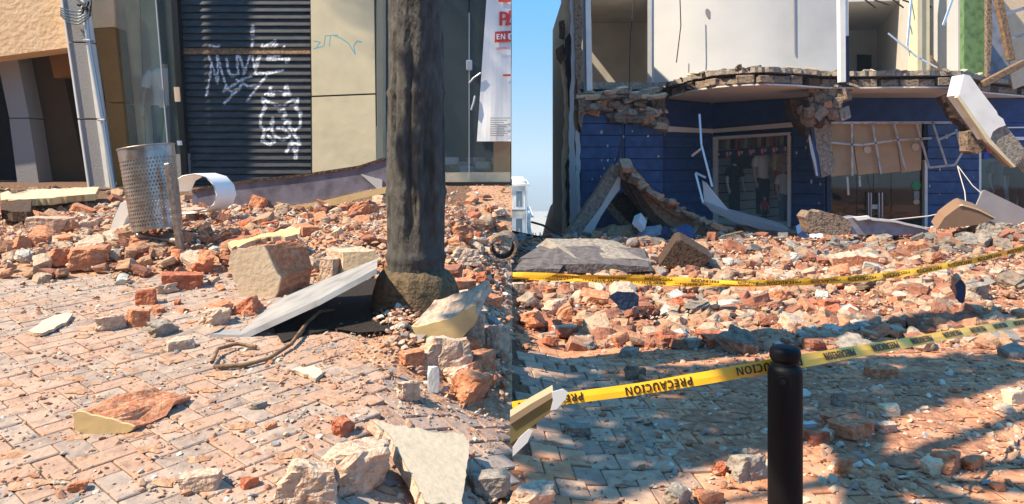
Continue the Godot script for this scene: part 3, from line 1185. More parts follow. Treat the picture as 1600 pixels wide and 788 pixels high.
	part("socket", pxprism([276, 220, 283, 220, 284, 227, 277, 227], DL - 0.06, 0.02), M.white_print, b)
	# roller shutter: each slat a part, the spray paint runs across them
	var paint := plain(Color(1, 1, 1), 0.5)
	paint.albedo_texture = graffiti()
	var sh := 0
	var y := -58.0
	while y < 290.0:
		var mb := MB.new()
		uvbox(mb, 262, -60, 492, 300, DL)
		var x0: float = 268.0 + max(y, -60.0) * 0.075
		var a := P(x0, y + 5.5, DL + 0.10)
		var c := P(488, y + 5.5 , DL + 0.10)
		mb.box((a + c) * 0.5, Vector3(c.x - a.x, 0.104, 0.016), Basis(Vector3.RIGHT, -0.30), 0.006)
		mb.box((a + c) * 0.5 + Vector3(0, -0.052, 0.012), Vector3(c.x - a.x, 0.018, 0.022), Basis(), 0.006)
		if y > 66.0 and y < 84.0:  # brown reflection given as the plain colour of this slat
			part("shutter_slat", mb, M.wood, b, "brown slat of the roller shutter coloured as a reflection")
		else:
			part("shutter_slat", mb, paint, b)
		y += 11.0
	part("shutter_void", pxprism([255, -72, 500, -72, 500, 315, 270, 315], DL + 0.16, 0.05), M.void_black, b)
	part("shutter_guide", pxprism([270, -72, 275, -72, 296, 292, 291, 292], DL + 0.02, 0.12), M.black, b)
	part("shutter_foot", pxprism([288, 287, 489, 287, 489, 300, 288, 300], DL + 0.06, 0.08), M.black, b)
	# cream panels
	var tagm := plain(Color(1, 1, 1), 0.6)
	tagm.albedo_texture = scribble()
	var cp := MB.new()
	uvbox(cp, 484, -10, 590, 290, DL)
	prism(cp, px_poly([485, -10, 584, -10, 586, 145.5, 487, 149.5]), DL - 0.06, 0.2)
	part("cream_panel", cp, tagm, b)
	part("cream_panel", pxprism([484, -72, 584, -72, 584, -11, 485, -11], DL - 0.06, 0.2), M.cream, b)
	part("cream_panel", pxprism([487, 152, 586, 148, 588, 310, 488, 310], DL - 0.06, 0.2), M.cream, b)
	part("joint_strip", pxprism([484, -72, 585, -72, 588, 310, 486, 310], DL - 0.03, 0.1), M.black, b)
	part("door_post", pxprism([588, -72, 598, -72, 598, 310, 588, 310], DL + 0.1, 0.3), M.cream, b)
	# shop window on the right with a poster
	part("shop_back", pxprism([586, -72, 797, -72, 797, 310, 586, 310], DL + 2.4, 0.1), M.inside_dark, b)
	part("shop_floor", pxprism([586, 287, 798, 287, 798, 312, 586, 312], DL + 0.12, 2.2), M.beige, b)
	part("shop_ledge", pxprism([598, 270, 797.6, 270, 797.6, 285, 598, 285], DL + 0.30, 0.4), M.plaster, b)
	part("shop_pane", pxprism([598, -72, 732, -72, 732, 284, 598, 284], DL + 0.06, 0.012), M.glass, b)
	part("shop_pane", pxprism([733.5, -72, 797, -72, 797, 284, 733.5, 284], DL + 0.06, 0.012), M.glass, b)
	part("black_plinth", pxprism([598, 285, 798, 285, 798, 303, 598, 303], DL - 0.01, 0.3), M.black, b)
	part("cream_plinth", pxprism([590, 303.5, 798, 303.5, 798, 330, 590, 330], DL - 0.03, 0.3), M.cream, b)
	var rail := MB.new()
	for x in [737.0]:
		rail.tube([P(733, 20, DL + 0.05), P(733, 280, DL + 0.05)], 0.008, 6)
	part("pane_joint", rail, M.alu, b)
	var lock := MB.new()
	lock.box(P(733, 102, DL + 0.02), Vector3(0.10, 0.17, 0.05), Basis(), 0.02)
	part("door_lock", lock, M.alu, b)
	var pull := MB.new()
	pull.tube([P(733, 130, DL), P(740, 122, DL - 0.02), P(751, 114, DL - 0.02)], 0.016, 8)
	part("door_handle", pull, M.alu, b)
	pull = MB.new()
	pull.tube([P(742, 150, DL), P(740, 160, DL - 0.02), P(736, 172, DL - 0.02)], 0.016, 8)
	part("door_handle", pull, M.alu, b)
	var stock := MB.new()
	for k in 7:
		stock.box(P(705 + k * 13.0, 252 + (k % 3) * 7.0, DL + 1.0 + 0.2 * (k % 2)), Vector3(0.28, 0.14, 0.25), Basis(Vector3.UP, k * 0.7), 0.02)
	part("folded_stock", stock, M.grey_panel, b)
	# the poster
	var po := thing("shop_poster", "white shop poster with red lettering behind the glass right of the palm", "poster", P(772, 200, DL + 0.02))
	var pm := MB.new()
	var cols := 8
	for i in cols:
		for j in 14:
			var q := []
			for s in [[0, 0], [1, 0], [1, 1], [0, 1]]:
				var u: float = (i + s[0]) / float(cols)
				var v: float = (j + s[1]) / 14.0
				var xl: float = lerp(764.0, 745.0, v)
				var yb: float = lerp(-60.0, 221.0, v)
				q.append(P(lerp(xl, 798.5, u), yb, DL + 0.02 - sin(u * 9.0 + v * 5.0) * 0.008 * v))
			pm.quad(q[0], q[1], q[2], q[3], Vector3.BACK)
	part("poster_sheet", pm, M.white_print, po)
	lettering(po, "P", P(777.5, 41, DL - 0.012), 0.23, M.red_print, 0.0)
	var am := MB.new()
	prism(am, px_poly([789, 40, 795.5, 16, 798.4, 16, 798.4, 26, 795.5, 35, 798.4, 35, 798.4, 39, 795, 39, 794.6, 40]), DL - 0.010, 0.003)
	part("lettering", am, M.red_print, po)
	part("lettering", pxprism([779, -4, 798.4, -4, 798.4, 3, 779, 3], DL - 0.010, 0.003), M.red_print, po)
	part("lettering", pxprism([779, -22, 785, -22, 785, -4, 779, -4], DL - 0.010, 0.003), M.red_print, po)
	part("red_band", pxprism([773.5, 49.5, 798.4, 48, 798.4, 65, 773, 66.5], DL - 0.008, 0.003), M.red_print, po)
	lettering(po, "EN T", P(775.0, 62.0, DL - 0.014), 0.088, M.white_print, 0.03)
	var om := MB.new()
	var arc := PackedVector2Array()
	for k in 7: arc.append(Vector2(798.2, 57) + Vector2(-sin(PI * k / 6.0) * 4.8, cos(PI * k / 6.0) * 5.6))
	for k in 7: arc.append(Vector2(798.2, 57) + Vector2(-sin(PI * (6 - k) / 6.0) * 2.4, cos(PI * (6 - k) / 6.0) * 3.2))
	prism(om, arc, DL - 0.012, 0.003)
	part("lettering", om, M.white_print, po)
	lettering(po, "GRATIS L", P(776, 78, DL - 0.012), 0.036, M.red_print, 0.05)
	for k in 9:
		part("text_line", pxprism([766, 184 + k * 3.4, 797.5 - (k % 3) * 5, 184 + k * 3.4, 797.5 - (k % 3) * 5, 185.2 + k * 3.4, 766, 185.2 + k * 3.4], DL - 0.010, 0.002), M.grey_print, po)
	part("text_line", pxprism([786, 116, 798, 116, 798, 119, 786, 119], DL - 0.010, 0.002), M.red_print, po)
	# headless dummy in the display window
	mannequin("shop_mannequin", "headless shop dummy in white shirt and dark trousers inside the left window", P(256, 262, DL + 0.55), 2.05, 1.0, M.shirt, M.far_glass, M.skin, false, 0.25)

func lettering(parent: Node3D, text: String, at: Vector3, h: float, m: Material, tilt := 0.0, flip := false, depth := 0.002, bold := true) -> MeshInstance3D:
	var tm := TextMesh.new()
	tm.text = text
	var f := SystemFont.new()
	f.font_names = PackedStringArray(["Droid Sans"])
	if bold: f.font_weight = 700
	tm.font = f
	tm.font_size = 64
	tm.pixel_size = h / 46.0
	tm.depth = depth
	tm.horizontal_alignment = HORIZONTAL_ALIGNMENT_LEFT
	tm.vertical_alignment = VERTICAL_ALIGNMENT_BOTTOM
	var o := MeshInstance3D.new()
	o.name = "lettering"
	o.mesh = tm
	o.material_override = m
	o.position = at - origin_of(parent) + Vector3(0, -h * 0.30, 0)
	o.rotation.z = tilt
	parent.add_child(o, true)
	return o

# a shop dummy: torso, legs, arms as tapered bodies; base stands at «foot»
func mannequin(called: String, label: String, foot: Vector3, height: float, wide: float, top: Material, bottom: Material, skin: Material, head := true, turn := 0.0, skirt := false, group := "") -> Node3D:
	var o := thing(called, label, "mannequin", foot, group)
	var s := height / 1.8
	var b := Basis(Vector3.UP, turn)
	var at := func(x: float, y: float, z: float) -> Vector3: return foot + b * (Vector3(x * wide, y, z) * s)
	var t := MB.new()
	var secs := []
	for q in [[0.90, 0.155, 0.105], [0.98, 0.160, 0.110], [1.08, 0.150, 0.105], [1.2, 0.165, 0.115], [1.32, 0.185, 0.12], [1.42, 0.19, 0.105], [1.47, 0.15, 0.085], [1.50, 0.07, 0.06]]:
		secs.append([at.call(0, q[0], 0), q[1] * s * wide, q[2] * s])
	t.body(secs, 16, turn)
	for k in [-1.0, 1.0]:
		t.tube([at.call(0.16 * k, 1.43, 0), at.call(0.22 * k, 1.36, 0), at.call(0.255 * k, 1.2, 0.0)], [0.07 * s, 0.075 * s, 0.08 * s], 10)
	part("shirt", t, top, o)
	var l := MB.new()
	if skirt:
		l.body([[at.call(0, 0.1, 0), 0.17 * s, 0.13 * s], [at.call(0, 0.5, 0), 0.17 * s, 0.13 * s], [at.call(0, 0.85, 0), 0.18 * s, 0.125 * s], [at.call(0, 0.95, 0), 0.15 * s, 0.10 * s]], 14, turn)
	else:
		for k in [-1.0, 1.0]:
			var legs := []
			for q in [[0.03, 0.05], [0.3, 0.062], [0.52, 0.07], [0.75, 0.088], [0.93, 0.10]]:
				legs.append([at.call((0.085 if q[0] > 0.2 else 0.1) * k, q[0], 0), q[1] * s, q[1] * s * 1.1])
			l.body(legs, 12, turn)
	part("trousers", l, bottom, o)
	var a := MB.new()
	for k in [-1.0, 1.0]:
		a = MB.new()
		a.tube([at.call(0.25 * k, 1.24, 0), at.call(0.275 * k, 1.1, 0.0), at.call(0.28 * k, 0.98, 0.03), at.call(0.275 * k, 0.86, 0.08)], [0.045 * s, 0.04 * s, 0.036 * s, 0.026 * s], 10)
		a.tube([at.call(0.275 * k, 0.87, 0.075), at.call(0.275 * k, 0.82, 0.09), at.call(0.272 * k, 0.77, 0.10)], [0.026 * s, 0.038 * s, 0.03 * s], 8)
		for f in 4:
			a.tube([at.call(0.272 * k, 0.785, 0.075 + f * 0.018), at.call(0.268 * k, 0.745 - 0.01 * (f % 3), 0.08 + f * 0.018), at.call(0.258 * k, 0.715 - 0.008 * (f % 2), 0.085 + f * 0.016)], [0.010 * s, 0.009 * s, 0.007 * s], 6)
		a.tube([at.call(0.262 * k, 0.83, 0.11), at.call(0.255 * k, 0.79, 0.135), at.call(0.25 * k, 0.765, 0.14)], [0.012 * s, 0.010 * s, 0.008 * s], 6)
		part("arm", a, skin, o)
	a = MB.new()
	a.tube([at.call(0, 1.47, 0), at.call(0, 1.56, 0.0)], [0.058 * s, 0.05 * s], 12)
	if head:
		a.body([[at.call(0, 1.54, 0.01), 0.035 * s, 0.04 * s], [at.call(0, 1.575, 0.02), 0.055 * s, 0.07 * s], [at.call(0, 1.64, 0.015), 0.074 * s, 0.09 * s], [at.call(0, 1.71, 0.0), 0.077 * s, 0.097 * s], [at.call(0, 1.77, -0.01), 0.06 * s, 0.078 * s], [at.call(0, 1.80, -0.012), 0.02 * s, 0.03 * s]], 14, turn)
	part("head" if head else "neck", a, skin, o)
	return o

# ---------------------------------------------------------------- trees
func palm_at(label: String, foot: Vector3, height: float, r0: float, crown_len: float, fronds: int, textured: bool) -> void:
	var o := thing("palm_tree", label, "palm tree", foot)
	var rings := []
	var sides := 72 if textured else 12
	var y := -0.25
	var step := 0.035 if textured else 0.3
	while y < height:
		var ring := PackedVector3Array()
		var r := r0 * (1.0 - 0.012 * y)
		if textured:
			r *= 1.0 + 0.05 * exp(-pow((y - 0.95) / 0.5, 2.0))
			var band := fmod(y + 0.4 * fn.get_noise_1d(y * 30.0), 0.52) / 0.52
			r += 0.011 * smooth(0.94, 1.0, band) - 0.006 * smooth(0.0, 0.1, 1.0 - band)
		for k in sides:
			var a := TAU * k / sides
			var q := r
			if textured and y < 3.2:
				var cr := fn.get_noise_3d(cos(a) * 330.0, y * 30.0, sin(a) * 330.0)
				q -= 0.034 * smooth(0.14, 0.34, cr) * smooth(2.0, 0.6, y - 0.6) * smooth(0.35, 0.8, y)
				q += 0.008 * fn.get_noise_3d(cos(a) * 700.0, y * 200.0, sin(a) * 700.0)
			ring.append(foot + Vector3(cos(a) * q, y, sin(a) * q))
		rings.append(ring)
		y += step if y < 3.4 else 0.3
	var t := MB.new()
	t.loft(rings)
	part("trunk", t, M.bark, o)
	if textured:
		var rb := []
		for s in [[-0.35, 1.75], [-0.05, 1.62], [0.08, 1.52], [0.18, 1.42], [0.26, 1.30], [0.31, 1.14], [0.325, 0.92]]:
			var ring := PackedVector3Array()
			for k in 56:
				var a := TAU * k / 56
				var q: float = r0 * s[1] * (1.0 + 0.10 * fn.get_noise_3d(cos(a) * 130.0, s[0] * 300.0, sin(a) * 130.0)) + 0.018 * fn.get_noise_3d(cos(a) * 600.0, s[0] * 900.0, sin(a) * 600.0)
				ring.append(foot + Vector3(cos(a) * q, s[0] + 0.02 * fn.get_noise_2d(cos(a) * 300.0, sin(a) * 300.0), sin(a) * q))
			rb.append(ring)
		var bm := MB.new()
		bm.loft(rb)
		part("root_flare", bm, M.trunk_base, o, "crusty grey foot of the trunk")
	var top := foot + Vector3(0, height, 0)
	for k in fronds:
		var a := TAU * k / fronds + rng.randf() * 0.3
		var mb := MB.new()
		frond(mb, top + Vector3(0, -0.1, 0), Vector3(cos(a), rng.randf_range(0.1, 1.0), sin(a)), crown_len * rng.randf_range(0.85, 1.1), rng.randf_range(0.9, 1.5))
		part("frond", mb, M.leaf, o)

func trees() -> void:
	var f := hit(645, 478)
	palm_at("tall grey palm trunk with cracked bark standing between shutter and poster", Vector3(f.x, base_height(f.x, -f.z), f.z - 0.18), 14.0, 0.205, 2.6, 20, true)
	var q := Vector3(-9.2, base_height(-9.2, 11.18), -11.18)
	palm_at("slender palm further along the pavement", q, 13.5, 0.14, 2.4, 16, false)
	shade_tree(Vector3(-1.2, 0, 2.6), Vector3(-2.9, 7.2, -2.2), 2.7, "broad leafy tree added out of view to shade the square", [])

# ---------------------------------------------------------------- left: things on the pavement
func left_things() -> void:
	litter_bin()
	# fallen fascia lying along the foot of the shopfront
	var fa := thing("fallen_fascia", "long dull violet metal fascia fallen along the foot of the shutter", "fascia", hit(450, 330))
	part("face_sheet", pxprism([300, 300, 345, 289, 480, 274, 560, 262, 597, 250, 640, 245, 640, 284, 560, 300, 480, 318, 345, 332, 300, 330], 9.3, 0.05), M.fascia, fa)
	part("lower_edge", pxprism([300, 331, 345, 333, 480, 319, 560, 301, 640, 285, 640, 294, 560, 311, 480, 332, 345, 346, 300, 344], 9.28, 0.14), M.ochre, fa, "yellow lower edge of the fascia")
	part("upper_edge", pxprism([300, 297, 345, 286, 480, 271, 560, 259, 597, 247, 640, 242, 640, 246, 597, 251, 560, 263, 480, 275, 345, 290, 300, 301], 9.28, 0.12), M.raw_dark, fa)
	part("torn_patch", pxprism([563, 272, 597, 281, 597, 296, 590, 296], 9.285, 0.01), M.white, fa, "white torn patch at the right end")
	# curled white strip
	var cu := MB.new()
	var d := 8.2
	var outer := []
	var pts := [[268, 300], [276, 283], [290, 275], [308, 272], [326, 277], [338, 290], [342, 306], [337, 320], [324, 329], [306, 333], [286, 335], [272, 334]]
	var rings := []
	for i in pts.size():
		var k := i / float(pts.size() - 1)
		var p := P(pts[i][0] - 4.0, pts[i][1], d)
		var w := 0.30
		var back := Vector3(0.10, 0.0, -w)
		var tn := Vector3(pts[min(i + 1, 11)][0] - pts[max(i - 1, 0)][0], -(pts[min(i + 1, 11)][1] - pts[max(i - 1, 0)][1]), 0).normalized()
		var nn := Vector3(-tn.y, tn.x, 0) * 0.006
		rings.append(PackedVector3Array([p + nn, p + back + nn, p + back - nn, p - nn]))
	cu.loft(rings)
	one("curled_strip", cu, M.white_metal, "white sheet metal strip curled into a loop behind the litter bin", "metal strip", P(310, 334, d))
	var ws := MB.new()
	prism(ws, px_poly([188, 317, 204, 313, 210, 322, 196, 342, 186, 366, 176, 384, 163, 390, 167, 372, 176, 345]), 7.5, 0.012, Vector3(0.05, 0.03, -0.1))
	one("white_strip", ws, M.white_metal, "bent white metal strip sticking out left of the litter bin", "metal strip", P(170, 388, 7.5))
	# metal sheet leaning on the palm
	var sh := thing("metal_sheet", "long pale metal sheet resting on the rubble with its end against the palm", "metal sheet", hit(470, 500))
	var tip := hit(328, 527)
	var a := [tip + Vector3(0, 0.02, 0), P(374, 524, 4.86), P(500, 467, 4.95), P(589, 419, 5.05)]
	var c := [tip + Vector3(0.03, 0.03, -0.05), P(398, 484, 5.7), P(500, 440, 5.7), P(590, 404, 5.6)]
	var mb := MB.new()
	for i in 3:
		mb.quad(a[i], a[i + 1], c[i + 1], c[i], Vector3.UP)
		var dn := Vector3(0, -0.012, 0)
		mb.quad(a[i] + dn, a[i + 1] + dn, c[i + 1] + dn, c[i] + dn, Vector3.DOWN)
		mb.quad(a[i], a[i + 1], a[i + 1] + dn, a[i] + dn, Vector3.BACK)
	part("sheet", mb, M.zinc, sh)
	var lip := MB.new()
	for i in 3:
		var dn := Vector3(0, -0.040, 0.012)
		lip.quad(a[i], a[i + 1], a[i + 1] + dn, a[i] + dn, Vector3.BACK)
		lip.quad(a[i] + Vector3(0, 0, -0.006), a[i + 1] + Vector3(0, 0, -0.006), a[i + 1] + dn + Vector3(0, 0, -0.006), a[i] + dn + Vector3(0, 0, -0.006), Vector3.FORWARD)
	part("folded_lip", lip, M.zinc, sh)
	# dark ground patch that paints the shade beneath the metal sheet
	var shade_patch := MB.new()
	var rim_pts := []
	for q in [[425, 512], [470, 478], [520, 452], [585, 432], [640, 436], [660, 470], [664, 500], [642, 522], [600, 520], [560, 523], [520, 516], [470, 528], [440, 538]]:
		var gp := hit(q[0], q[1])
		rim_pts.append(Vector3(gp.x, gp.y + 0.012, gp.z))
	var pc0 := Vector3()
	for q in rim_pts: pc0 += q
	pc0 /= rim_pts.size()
	for i in rim_pts.size(): shade_patch.tri(pc0, rim_pts[i], rim_pts[(i + 1) % rim_pts.size()], Vector3.UP)
	struct("sheet_shade_patch", shade_patch, M.shade_dark, "stuff")
	# cables and roots beneath it
	var w1 := MB.new()
	w1.tube([hit(331, 572) + Vector3(0, 0.02, 0), hit(340, 556) + Vector3(0, 0.04, 0), hit(370, 545) + Vector3(0, 0.03, 0), hit(400, 548) + Vector3(0, 0.02, 0)], 0.012, 7)
	one("bent_cable", w1, M.wood, "short bent brown cable at the tip of the metal sheet", "cable", hit(360, 560))
	var w2 := MB.new()
	w2.tube([hit(335, 578) + Vector3(0, 0.015, 0), hit(380, 577) + Vector3(0, 0.02, 0), hit(420, 566) + Vector3(0, 0.02, 0), hit(455, 545) + Vector3(0, 0.03, 0), hit(480, 516) + Vector3(0, 0.05, 0), hit(500, 503) + Vector3(0, 0.07, 0), hit(522, 496) + Vector3(0, 0.05, 0)], [0.014, 0.014, 0.012, 0.013, 0.012, 0.010, 0.008], 7)
	one("long_root", w2, M.wood, "long thin brown cable curving out from under the metal sheet", "cable", hit(430, 570))
	# clay pipe on the right
	var cp := MB.new()
	var pc := P(786, 388, 6.3)
	var ro := []
	for k in 2:
		var z := k * -0.4
		var ring := PackedVector3Array()
		for j in 20:
			var an := TAU * j / 20
			ring.append(pc + Vector3(cos(an) * 0.11 - z * 0.05, sin(an) * 0.11, z))
		ro.append(ring)
	cp.loft(ro, false)
	var ri := []
	for k in 2:
		var ring := PackedVector3Array()
		for j in 20:
			var an := TAU * j / 20
			ring.append(pc + Vector3(cos(an) * 0.095 - k * 0.02, sin(an) * 0.095, k * -0.4))
		ri.append(ring)
	cp.loft(ri, false)
	for j in 20:
		cp.quad(ro[0][j], ro[0][(j + 1) % 20], ri[0][(j + 1) % 20], ri[0][j], Vector3.BACK)
	one("broken_pipe", cp, M.raw, "short grey clay pipe lying open end forward right of the palm", "pipe", pc - Vector3(0, 0.11, 0))
	# pieces of rendered wall
	wall_piece("wall_fragment", [113, 645, 122, 643, 150, 650, 180, 658, 208, 668, 205, 674, 180, 679, 140, 682, 116, 674], 0.0, 0.34, M.ochre, M.brick, "low brick fragment with ochre painted side alone on the pavers", "wall fragment", Vector3(0.14, 0.02, 0), 14, 0.16)
	wall_piece("wall_fragment", [360, 393, 372, 390, 412, 385, 424, 410, 437, 434, 434, 455, 428, 468, 376, 469, 366, 440, 358, 410], 0.0, 0.30, M.plaster, M.brick, "upright fragment with smooth beige face left of the palm", "wall fragment", Vector3(0.20, 0.02, 0), 16, 0.10)
	wall_piece("wall_fragment", [536, 396, 586, 391, 588, 418, 560, 440, 533, 444], 0.0, 0.22, M.plaster, M.mortar, "cream faced block behind the raised edge of the metal sheet", "wall fragment", Vector3(-0.20, 0.02, 0), 16, 0.10)
	wall_piece("wall_fragment", [642, 512, 700, 500, 742, 478, 745, 500, 722, 530, 690, 548, 655, 530], 0.0, 0.24, M.ochre, M.mortar, "large broken block with pale top right of the palm foot", "wall fragment", Vector3(0.10, 0.13, 0), 14, 0.10)
	# the plaster slab at the bottom lies nearly flat
	flat_slab("plaster_slab", [579, 655, 600, 659, 640, 668, 690, 676, 722, 680, 733, 697, 729, 730, 722, 787, 664, 787, 652, 760, 637, 735, 622, 705, 606, 678], 0.05, M.plaster_grey, M.mortar, "beige plaster slab with ragged edge lying at the bottom beside the kerb", 0.11)
	flat_slab("plaster_slab", [44, 517, 66, 502, 84, 494, 112, 489, 108, 499, 88, 510, 66, 522], 0.02, M.plaster, M.mortar, "thin pale plaster flake in two pieces near the left edge", 0.03)
	flat_slab("plaster_slab", [455, 577, 470, 573, 495, 574, 505, 582, 494, 590, 474, 586], 0.02, M.plaster, M.mortar, "small cream plaster flake below the cables", 0.025)
	flat_slab("plaster_slab", [0, 300, 60, 296, 155, 293, 150, 302, 90, 310, 0, 312], 0.08, M.plaster_grey, M.ochre, "long ochre edged slab at the foot of the granite post", 0.16)
	flat_slab("plaster_slab", [0, 318, 28, 310, 50, 314, 48, 328, 0, 332], 0.10, M.raw_dark, M.raw_dark, "dark flat slab at the left edge before the entrance", 0.16)
	flat_slab("plaster_slab", [355, 380, 420, 362, 470, 355, 468, 362, 420, 372, 362, 388], 0.04, M.ochre, M.mortar, "narrow ochre plaster strip behind the upright fragment", 0.22)
	for h in [
		[40, 335, 100, 370, 2, "mortar", "square masonry block with flat pale top left of the bin", 0.2],
		[98, 380, 160, 424, 1, "brick", "slanting slab of brick in front of the bin", 0.5],
		[72, 385, 110, 416, 3, "brick", "orange lump beside the slanting slab of brick", 0.8],
		[210, 449, 240, 480, 4, "brick_red", "round orange lump standing alone below the bin", 0.2],
		[196, 479, 229, 515, 6, "brick", "cube shaped brick lump below the bin", 0.3],
		[145, 490, 190, 520, 5, "mortar", "pale lump left of the cube shaped brick", 0.6],
		[228, 500, 270, 528, 7, "concrete", "broken grey and brown lump right of the cube shaped brick", 0.9],
		[250, 424, 310, 455, 8, "brick_red", "long red lump between bin and upright fragment", 0.4],
		[312, 478, 356, 512, 9, "mortar", "lump of mortar above the tip of the metal sheet", 0.7],
		[500, 395, 535, 445, 10, "mortar", "tall pale lump beside the cream faced block", 1.2],
		[716, 478, 757, 552, 11, "mortar", "tall block with white edge at the right of the large broken block", 0.2],
		[655, 520, 732, 590, 3, "mortar", "rounded rough block in front of the large broken block", 0.3],
		[690, 568, 744, 602, 1, "mortar", "pale rough lump at the foot of the rounded block", 0.9],
		[626, 546, 662, 572, 2, "brick", "small orange brick lump left of the rounded block", 0.5],
		[732, 545, 770, 584, 4, "brick", "brick lump right of the rounded block", 0.9],
		[668, 566, 686, 614, 12, "white", "narrow white splinter standing below the rounded block", 0.1],
		[617, 590, 656, 630, 5, "mortar", "grey and brown lump standing alone above the plaster slab", 0.4],
		[517, 650, 551, 686, 7, "brick_red", "pointed red lump left of the plaster slab", 0.9],
		[495, 690, 606, 772, 9, "mortar", "big rough pale lump at the bottom left of the plaster slab", 0.5],
		[432, 718, 520, 796, 3, "mortar", "flat pointed lump at the bottom beside the big rough pale lump", 0.2],
		[281, 738, 341, 769, 8, "mortar", "low brick lump at the bottom in the middle of the pavement", 0.15],
		[735, 740, 798, 778, 2, "concrete", "grey block at the bottom right of the plaster slab", 0.2],
		[388, 628, 414, 641, 6, "concrete", "small grey stone on the open pavers", 0.9],
		[570, 655, 602, 682, 13, "brick", "red lump behind the tip of the plaster slab", 0.3],
		[756, 500, 798, 560, 9, "mortar", "light lump at the edge of the paving above the splinter", 0.5],
		[690, 430, 740, 475, 6, "brick", "brown lump close behind the palm foot", 0.5],
		[258, 528, 298, 548, 10, "mortar", "flat lump of mortar left of the tip of the metal sheet", 0.5],
		[104, 752, 132, 772, 11, "brick", "small round brick lump at the bottom left", 0.2],
		[376, 745, 400, 765, 12, "brick_red", "small red lump right of the low brick lump", 0.8],
		[412, 660, 430, 672, 13, "brick", "tiny red lump left of the pointed lump", 0.8]]:
		hero(h[0], h[1], h[2], h[3], h[4], M[h[5]], "masonry_lump", h[6], "masonry lump", h[7])

func flat_slab(called: String, list: Array, thick: float, face: Material, core: Material, label: String, lift := 0.06) -> void:
	# a slab whose outline is given on its upper side, lying on the ground with a slight tilt
	var poly := ragged(px_poly(list), 6.0, 1.5)
	var top := PackedVector3Array()
	var bot := PackedVector3Array()
	var ctr := Vector3()
	for p in poly:
		var d := 2.0
		var q := P(p.x, p.y, d)
		while d < 14.0 and q.y > H(q.x, q.z) + lift:
			d += 0.02
			q = P(p.x, p.y, d)
		top.append(q)
		ctr += q
	ctr /= poly.size()
	# lay it on one plane
	var n := Vector3()
	for i in poly.size():
		n += (top[i] - ctr).cross(top[(i + 1) % poly.size()] - ctr)
	n = n.normalized() * sign(n.y)
	for i in top.size():
		top[i] -= n * n.dot(top[i] - ctr)
		bot.append(top[i] - n * thick)
	var o := thing(called, label, "plaster slab", ctr - Vector3(0, lift, 0))
	var skin := MB.new()
	var ids := Geometry2D.triangulate_polygon(poly)
	for i in range(0, ids.size(), 3):
		skin.tri(top[ids[i]], top[ids[i + 1]], top[ids[i + 2]], n)
	part("painted_face", skin, face, o)
	var mb := MB.new()
	for i in top.size():
		var j := (i + 1) % top.size()
		var out := (top[i] + top[j]) * 0.5 - ctr
		mb.quad(top[i] - n * 0.002, top[j] - n * 0.002, bot[j], bot[i], out)
	for i in range(0, ids.size(), 3):
		mb.tri(bot[ids[i]], bot[ids[i + 1]], bot[ids[i + 2]], -n)
	part("masonry_core", mb, core, o)

func perforated() -> StandardMaterial3D:
	var w := 1024
	var h := 512
	var img := Image.create(w, h, false, Image.FORMAT_RGBA8)
	var nz := FastNoiseLite.new()
	nz.frequency = 0.02
	nz.fractal_octaves = 4
	for y in h:
		for x in w:
			var k := 0.92 + nz.get_noise_2d(x * 0.5, y * 0.5) * 0.16
			var rust := smoothstep(0.15, 0.5, nz.get_noise_2d(x * 0.35 + 900.0, y * 0.35))
			var c := Color(0.74 * k, 0.71 * k, 0.68 * k).lerp(Color(0.5, 0.36, 0.26), rust * 0.35)
			img.set_pixel(x, y, c)
	var rows := 22
	var cols := 52
	for j in range(3, rows - 1):
		for i in cols:
			var cx := (i + (0.5 if j % 2 else 0.0)) * w / float(cols)
			var cy := (j + 0.5) * h / float(rows)
			for y in range(-7, 8):
				for x in range(-6, 7):
					if Vector2(x * 1.05, y * 0.8).length() < 5.0:
						img.set_pixel(posmod(int(cx) + x, w), int(cy) + y, Color(0.2, 0.17, 0.15, 0.0))
	var m := plain(Color(1, 1, 1), 0.33, 0.8)
	m.albedo_texture = ImageTexture.create_from_image(img)
	m.transparency = BaseMaterial3D.TRANSPARENCY_ALPHA_SCISSOR
	m.alpha_scissor_threshold = 0.5
	return m

